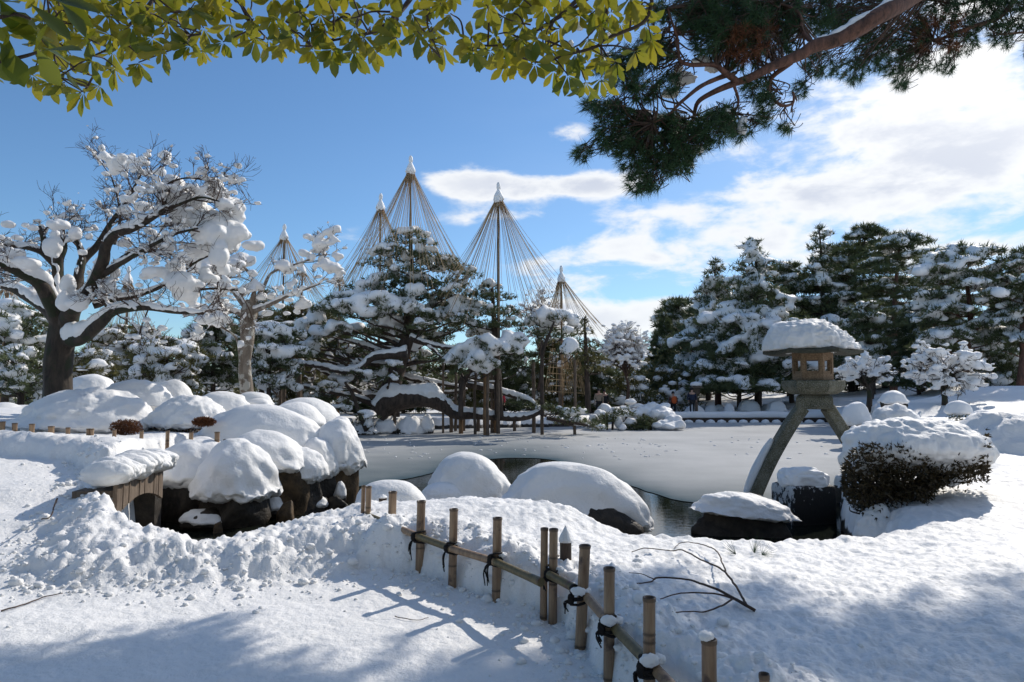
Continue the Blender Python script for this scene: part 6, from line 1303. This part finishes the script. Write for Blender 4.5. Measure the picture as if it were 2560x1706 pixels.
# the nearest sprig in the corner
nb_ = thing('near_leaf_sprig', 'dark sprig of very large near leaves in the top left corner', 'branch', PT(40, -100, 1.5)); tr = MA(); ND2 = 1.5
def PN(x, y, d=ND2): return PT(x, y, d)
sp_, rr = smooth_path([PN(-120, 60), PN(-20, 75), PN(60, 60), PN(130, 80)], [.006, .005, .004, .003], 5); tube(tr, sp_, rr, 6); sp_, rr = smooth_path([PN(-60, 265), PN(20, 255), PN(110, 235), PN(170, 215)], [.005, .0045, .004, .003], 5); tube(tr, sp_, rr, 6); tr.build('branch', BARKD, nb_)
for x0, y0, x1, y1, wd in [(130, 20, 300, 150, 76), (150, -30, 420, 40, 80), (170, 215, 335, 195, 86), (155, 205, 245, 360, 92), (150, 190, 90, 150, 60), (0, 120, 130, 110, 84), (0, 180, 105, 360, 100), (-60, 230, 60, 330, 90), (-20, 20, 70, -20, 80), (-40, 60, 110, 30, 84), (180, 200, 300, 260, 60), (30, 150, 10, 260, 70), (-90, 300, 20, 345, 60), (210, 90, 140, 200, 70), (60, 130, 160, 175, 60), (230, -40, 330, 60, 70), (0, 0, 60, 110, 80), (260, 20, 360, 110, 60), (-80, 100, 30, 160, 90)]:
    a, b = np.array(list(PN(x0, y0, ND2 + rs.uniform(-.1, .1)))), np.array(list(PN(x1, y1, ND2 + rs.uniform(-.1, .1)))); m = MA(); L = np.linalg.norm(b - a); leaf_mesh(m, a, b - a, np.array([rs.uniform(-.4, .4), rs.uniform(-.9, -.5), rs.uniform(.2, .7)]), L, wd * 1400 / 2353 * ND2 / FPX, rs, -.55); m.build('leaf', BIGLEAF, nb_)

# the rest of the two trees these branches belong to: unseen trunks and crowns, added to keep sky light off the foreground
def off_tree(name, label, x, y, h, crown, seed, n, mt, bark, blade):
    rs_ = np.random.RandomState(seed); t_ = thing(name, label, 'tree', (x, y, 0)); m = MA(); p_, rr = smooth_path([(x, y, -.3), (x + .1, y, h * .4), (crown[0][0] * .3 + x * .7, y, h * .75), (crown[0][0], crown[0][1], crown[0][2])], [.32, .26, .2, .1], 5); tube(m, p_, rr, 10, wob=.1)
    for c in crown: tube(m, [p_[10], (p_[10] + np.array(c[:3])) / 2, c[:3]], [.1, .07, .03], 6)
    m.build('trunk', bark, t_); fo = MA()
    for cx, cy, cz, rx, ry, rz in crown:
        k = int(n * rx * ry); u = rs_.randn(k, 3); u /= np.linalg.norm(u, axis=1)[:, None]; C = u * (rs_.rand(k, 1) ** .4) * [rx, ry, rz] + [cx, cy, cz]; blades(fo, C, u + rs_.randn(k, 3) * .5, 4, blade[0], blade[1], .8, rs_, tint=rs_.rand(k))
    fo.build('foliage', mt, t_, kind='stuff')
off_tree('unseen_broadleaf', 'broadleaf tree, unseen and added to dim the sky light, whose branch crosses the top of the photo', -6.5, -2.5, 5.5, [(-5.5, -1.5, 6.2, 3.2, 3.2, 1.7), (-2.5, -2.0, 6.4, 3, 3, 1.6), (-8, -4, 6, 3, 3, 1.8), (-4, -5, 6.5, 3.5, 3, 1.8), (-9, 1.5, 6.0, 2.4, 2.6, 1.5), (0, -4, 6.6, 3, 3, 1.5)], 91, 110, BIGLEAF, BARKD, (.16, .08))
off_tree('unseen_red_pine', 'unseen red pine added on the right to dim the sky light, parent of the overhanging bough', 6.5, -3.0, 7.0, [(5.5, -2.5, 7.8, 3.5, 3, 1.2), (9, -3.5, 7.2, 3.2, 3, 1.2), (3, -4.5, 7.4, 3, 3, 1.2), (7, -7, 7.5, 3.5, 3.5, 1.4), (9.5, 0, 6.6, 2.2, 2.2, 1.0)], 92, 110, NEEDLEN, BARKR, (.22, .06))

for lb_, x0_, x1_, d_, h_, n_w, sd_ in (('unseen evergreen belt added behind the viewpoint to cut sky light', -26, 26, -15, 10, 46, 8),): wood(lb_, x0_, x1_, d_, h_, n_w, sd_)  # belt added out of view, cuts ambient light from behind
for k_, (x_, y_) in enumerate([(-15, -4), (-16, 1), (-15.5, 5), (15, -4), (16, 0)]):  # unseen trees added at both sides to block sky light
    c_ = [(x_, y_, z_, 2.4 * (1 - .08 * z_), 2.4 * (1 - .08 * z_), 1.6) for z_ in (2, 4, 6, 8)]; off_tree('added_evergreen', f'unseen evergreen added at the side to dim the sky light, {ordn[k_]} of five', x_, y_, 9, c_, 95 + k_, 60, NEEDLE, BARKD, (.3, .1))

# ================================================================ FAR SHORE
m = MA()
kx0, kx1 = P(1700, 1056, 41.4).x, P(2160, 1056, 41.4).x
box(m, ((kx0 + kx1) / 2, 41.62, WZ + .12), (kx1 - kx0, .2, .34)); kb = thing('shore_kerb', 'long dark timber edge of the far shore under a lip of snow', 'kerb', (kx0, 41.6, WZ)); m.build('board', BARKD, kb, smooth=False)
m = MA()
xs = np.linspace(kx0 - .3, kx1 + .3, 70); pts = np.stack([xs, 41.75 + .05 * vnoise(np.stack([xs * .7, xs * 0, xs * 0], 1)), WZ + .42 + .03 * vnoise(np.stack([xs, xs * 0, xs * 0], 1))], 1); tube(m, pts, .24, 10, wob=.08); m.build('snow_lip', SNOWF, kb)
for k in range(13):
    q = G(1724 + k * 27.6, 1058, WZ); m = MA(); blob(m, (q.x, 41.3, WZ + .02), (.26, .2, .17), 3, .2, 2, k, low=.2)
    tag(m.build('snow_capped_stake', SNOWF), f'little snow capped stake along the far timber edge, {ordn[k]} from the left', 'stake', 'row of snow capped stakes along the far shore')
SE = crop(600 / 2353, 1500, 940)
def be(a, b, c_, d_): x0, y0 = SE(a, c_); x1, y1 = SE(b, d_); return (x0, x1, y0, y1)
dl = [((830, 1040, 282, 405), None, 'round snow ball shrub, leftmost on the far shore'), ((1015, 1175, 280, 410), None, 'snow shrub touching the leftmost snow ball on the far shore'), ((1118, 1222, 282, 350), 'shrub', 'small snow shrub behind, third along the far shore'), ((1215, 1320, 268, 350), 'shrub', 'little snow shrub with twigs poking out on the far shore'),
      ((1362, 1575, 230, 335), 'shrub', 'tallest snow capped shrub on the far shore with dark lower half'), ((1572, 1762, 280, 370), 'shrub', 'snow capped shrub right of the tallest one on the far shore'), ((1645, 1838, 247, 340), 'shrub', 'rear snow capped shrub on the far shore before the lantern'), ((1845, 1995, 298, 382), 'shrub', 'snow capped shrub just left of the lantern leg on the far shore'), ((1935, 2050, 246, 320), None, 'snow dome peeping out behind the lantern saddle'),
      ((2110, 2260, 330, 410), None, 'low snow hump seen between the lantern legs on the left')]
for k, (b, u, lb) in enumerate(dl):
    snow_mound(lb, 'shrub', SS, be(*b), 44.0 + (k % 3), 600 + k, under=u, mat_u=BARKD, low=.3, amp=.08, sub=4, mat_s=SNOWF, power=.85, urad=.93, zlow=-.25)
# snow-loaded creeping pine at the shore, d 34
t = thing('snow_buried_creeper', 'creeping pine buried in bulging snow at the ice edge right of the props', 'tree', (P(1600, 1070, 34).x, 34, WZ)); rs = np.random.RandomState(6); m = MA()
for x, y, a, b in [(40, 330, 70, 60), (0, 380, 60, 50), (140, 350, 90, 50), (190, 390, 80, 70), (300, 470, 60, 60), (240, 330, 70, 40), (330, 380, 90, 50), (420, 360, 90, 60), (520, 320, 110, 55), (600, 350, 110, 60), (540, 390, 80, 60), (660, 400, 90, 70), (720, 450, 90, 70), (770, 490, 80, 50), (620, 470, 70, 44), (560, 490, 60, 34), (690, 500, 90, 36), (180, 460, 44, 70), (220, 510, 44, 40), (20, 510, 50, 44), (-60, 420, 50, 50), (300, 260, 60, 30), (380, 300, 60, 30), (640, 300, 60, 36)]:
    a_, b_ = SE(x, y); blob(m, P(a_, b_, 34 + (480 - y) * .012), (a * .255 * 34 / FPX, a * .22 * 34 / FPX, b * .255 * 34 / FPX), 3, .22, 1.8, x + y, low=.7)
merged(m, 'snow_cap', SNOWF, t, .07, 3); m = MA()
for x, y in [(30, 480), (120, 500), (250, 500), (480, 500), (500, 510), (420, 470), (65, 500)]:
    a_, b_ = SE(x, y); q = P(a_, b_, 34.2); tube(m, [(q.x, q.y, WZ - .1), (q.x + .05, q.y, q.z + .5)], .06, 6)
m.build('stem', BARKD, t); m = MA()
for x, y in [(440, 440), (380, 480), (230, 360), (60, 420), (300, 520), (420, 500), (-20, 480)]:
    a_, b_ = SE(x, y); q = P(a_, b_, 34); tufts(m, (q.x, q.y, q.z), (.5, .4, .25), 90, rs, .2, .035, 5)
m.build('foliage', NEEDLE, t, kind='stuff')
# park lamp post with snowy hood
q = P(1741, 1012, 43.5); t = thing('garden_lamp', 'wooden garden lamp post with white snowy hood beside the standing visitor', 'lamp', (q.x, 43.5, 0)); m = MA(); box(m, (q.x, 43.5, .55), (.16, .16, 1.5)); m.build('post', POLE, t, smooth=False)
z = P(0, 978, 43.5).z; m = MA(); box(m, (q.x, 43.5, z), (.38, .38, .34)); m.build('lamp_box', POLE, t, smooth=False); m = MA(); box(m, (q.x, 43.5, z + .26), (.8, .8, .14), taper=.5); m.build('hood', POLE, t, smooth=False); m = MA(); blob(m, (q.x, 43.5, z + .38), (.38, .38, .22), 3, .15, 2, 3, low=.5); m.build('snow_cap', SNOWF, t)

# visitors across the pond
def person(label, x, d, head_py, coat, trousers, pack=None, seed=0, stride=.16, face_away=True, coat_len=.95, hat=None):
    import bmesh
    z_head = P(x, head_py, d).z; H_ = 1.68; z0 = z_head - H_; o = P(x, 1000, d); t = thing('person', label, 'person', (o.x, d, z0)); s = 1
    V = [(0, 0, .95), (0, 0, 1.15), (0, .0, 1.36), (0, 0, 1.46), (0, -.01, 1.56), (0, 0, 1.66), (.10, 0, .88), (.11, .02, .50), (.12, stride * .5, .08), (.12, stride * .5 - .12, .04), (-.10, 0, .88), (-.11, -.02, .50), (-.12, -stride * .5, .08), (-.12, -stride * .5 - .12, .04), (.20, 0, 1.38), (.26, .02, 1.12), (.24, -.10, .92), (.24, -.16, .86), (-.20, 0, 1.38), (-.26, .02, 1.12), (-.24, -.10, .92), (-.24, -.16, .86)]
    E = [(0, 1), (1, 2), (2, 3), (3, 4), (4, 5), (0, 6), (6, 7), (7, 8), (8, 9), (0, 10), (10, 11), (11, 12), (12, 13), (2, 14), (14, 15), (15, 16), (16, 17), (2, 18), (18, 19), (19, 20), (20, 21)]
    R = [.15, .14, .15, .055, .085, .07, .085, .06, .042, .035, .085, .06, .042, .035, .06, .048, .038, .03, .06, .048, .038, .03]
    def skin(name, vi, grow_, mt, par):
        me = bpy.data.meshes.new(name); mp_ = {v: i for i, v in enumerate(vi)}; me.from_pydata([V[v] for v in vi], [(mp_[a], mp_[b]) for a, b in E if a in mp_ and b in mp_], []); ob = bpy.data.objects.new(name, me); sc.collection.objects.link(ob)
        me.materials.append(mt); md = ob.modifiers.new('skin', 'SKIN'); lay = me.skin_vertices[0].data if me.skin_vertices else None
        if lay is None:
            bm = bmesh.new(); bm.from_mesh(me); bm.verts.layers.skin.verify(); bm.to_mesh(me); bm.free(); lay = me.skin_vertices[0].data
        for v, i in mp_.items(): lay[i].radius = (R[v] * grow_, R[v] * grow_ * .8)
        lay[0].use_root = True; ss = ob.modifiers.new('sub', 'SUBSURF'); ss.levels = 1; ss.render_levels = 2; ob.parent = par; return ob
    skin('body', list(range(22)), 1.0, CLOTH['skin'], t)
    skin('trousers', [0, 6, 7, 8, 10, 11, 12], 1.16, trousers, t)
    skin('coat', [1, 0, 2, 14, 15, 16, 18, 19, 20], 1.32, coat, t)
    m = MA(); dd, f = ico(3); keep_ = dd; m.add(dd * [.105, .118, .12] * np.where(dd[:, 1:2] < -.3, .82, 1.0) + np.array([o.x, d + .02, z0 + 1.63]), f); m.build('hair', CLOTH['black'] if hat is None else hat, t)
    m = MA(); blob(m, (o.x, d - .10, z0 + 1.60), (.012, .02, .015), 1); m.build('nose', CLOTH['skin'], t)
    if pack is not None: m = MA(); blob(m, (o.x + .02, d - .20, z0 + 1.18), (.17, .11, .24), 3, .06, 2, 2, power=.8); m.build('backpack', pack, t)
person('visitor in long dark blue coat standing at the far shore beside the lamp', 1730, 43.2, 972, CLOTH['navy'], CLOTH['black'])
person('visitor with orange backpack walking left along the far shore', 1683, 44.5, 981, CLOTH['brown'], CLOTH['black'], CLOTH['orange'], stride=.4)
person('distant visitor in turquoise jacket under the tall pines', 1777, 62, 986, CLOTH['cyan'], CLOTH['black'])
person('visitor in beige coat half hidden by the rope ends', 1497, 42.5, 974, CLOTH['beige'], CLOTH['black'])
person('visitor in black coat next to the beige coat', 1511, 42.8, 976, CLOTH['black'], CLOTH['black'])
person('visitor in red coat glimpsed between the props', 1250, 37.5, 975, CLOTH['red'], CLOTH['black'])
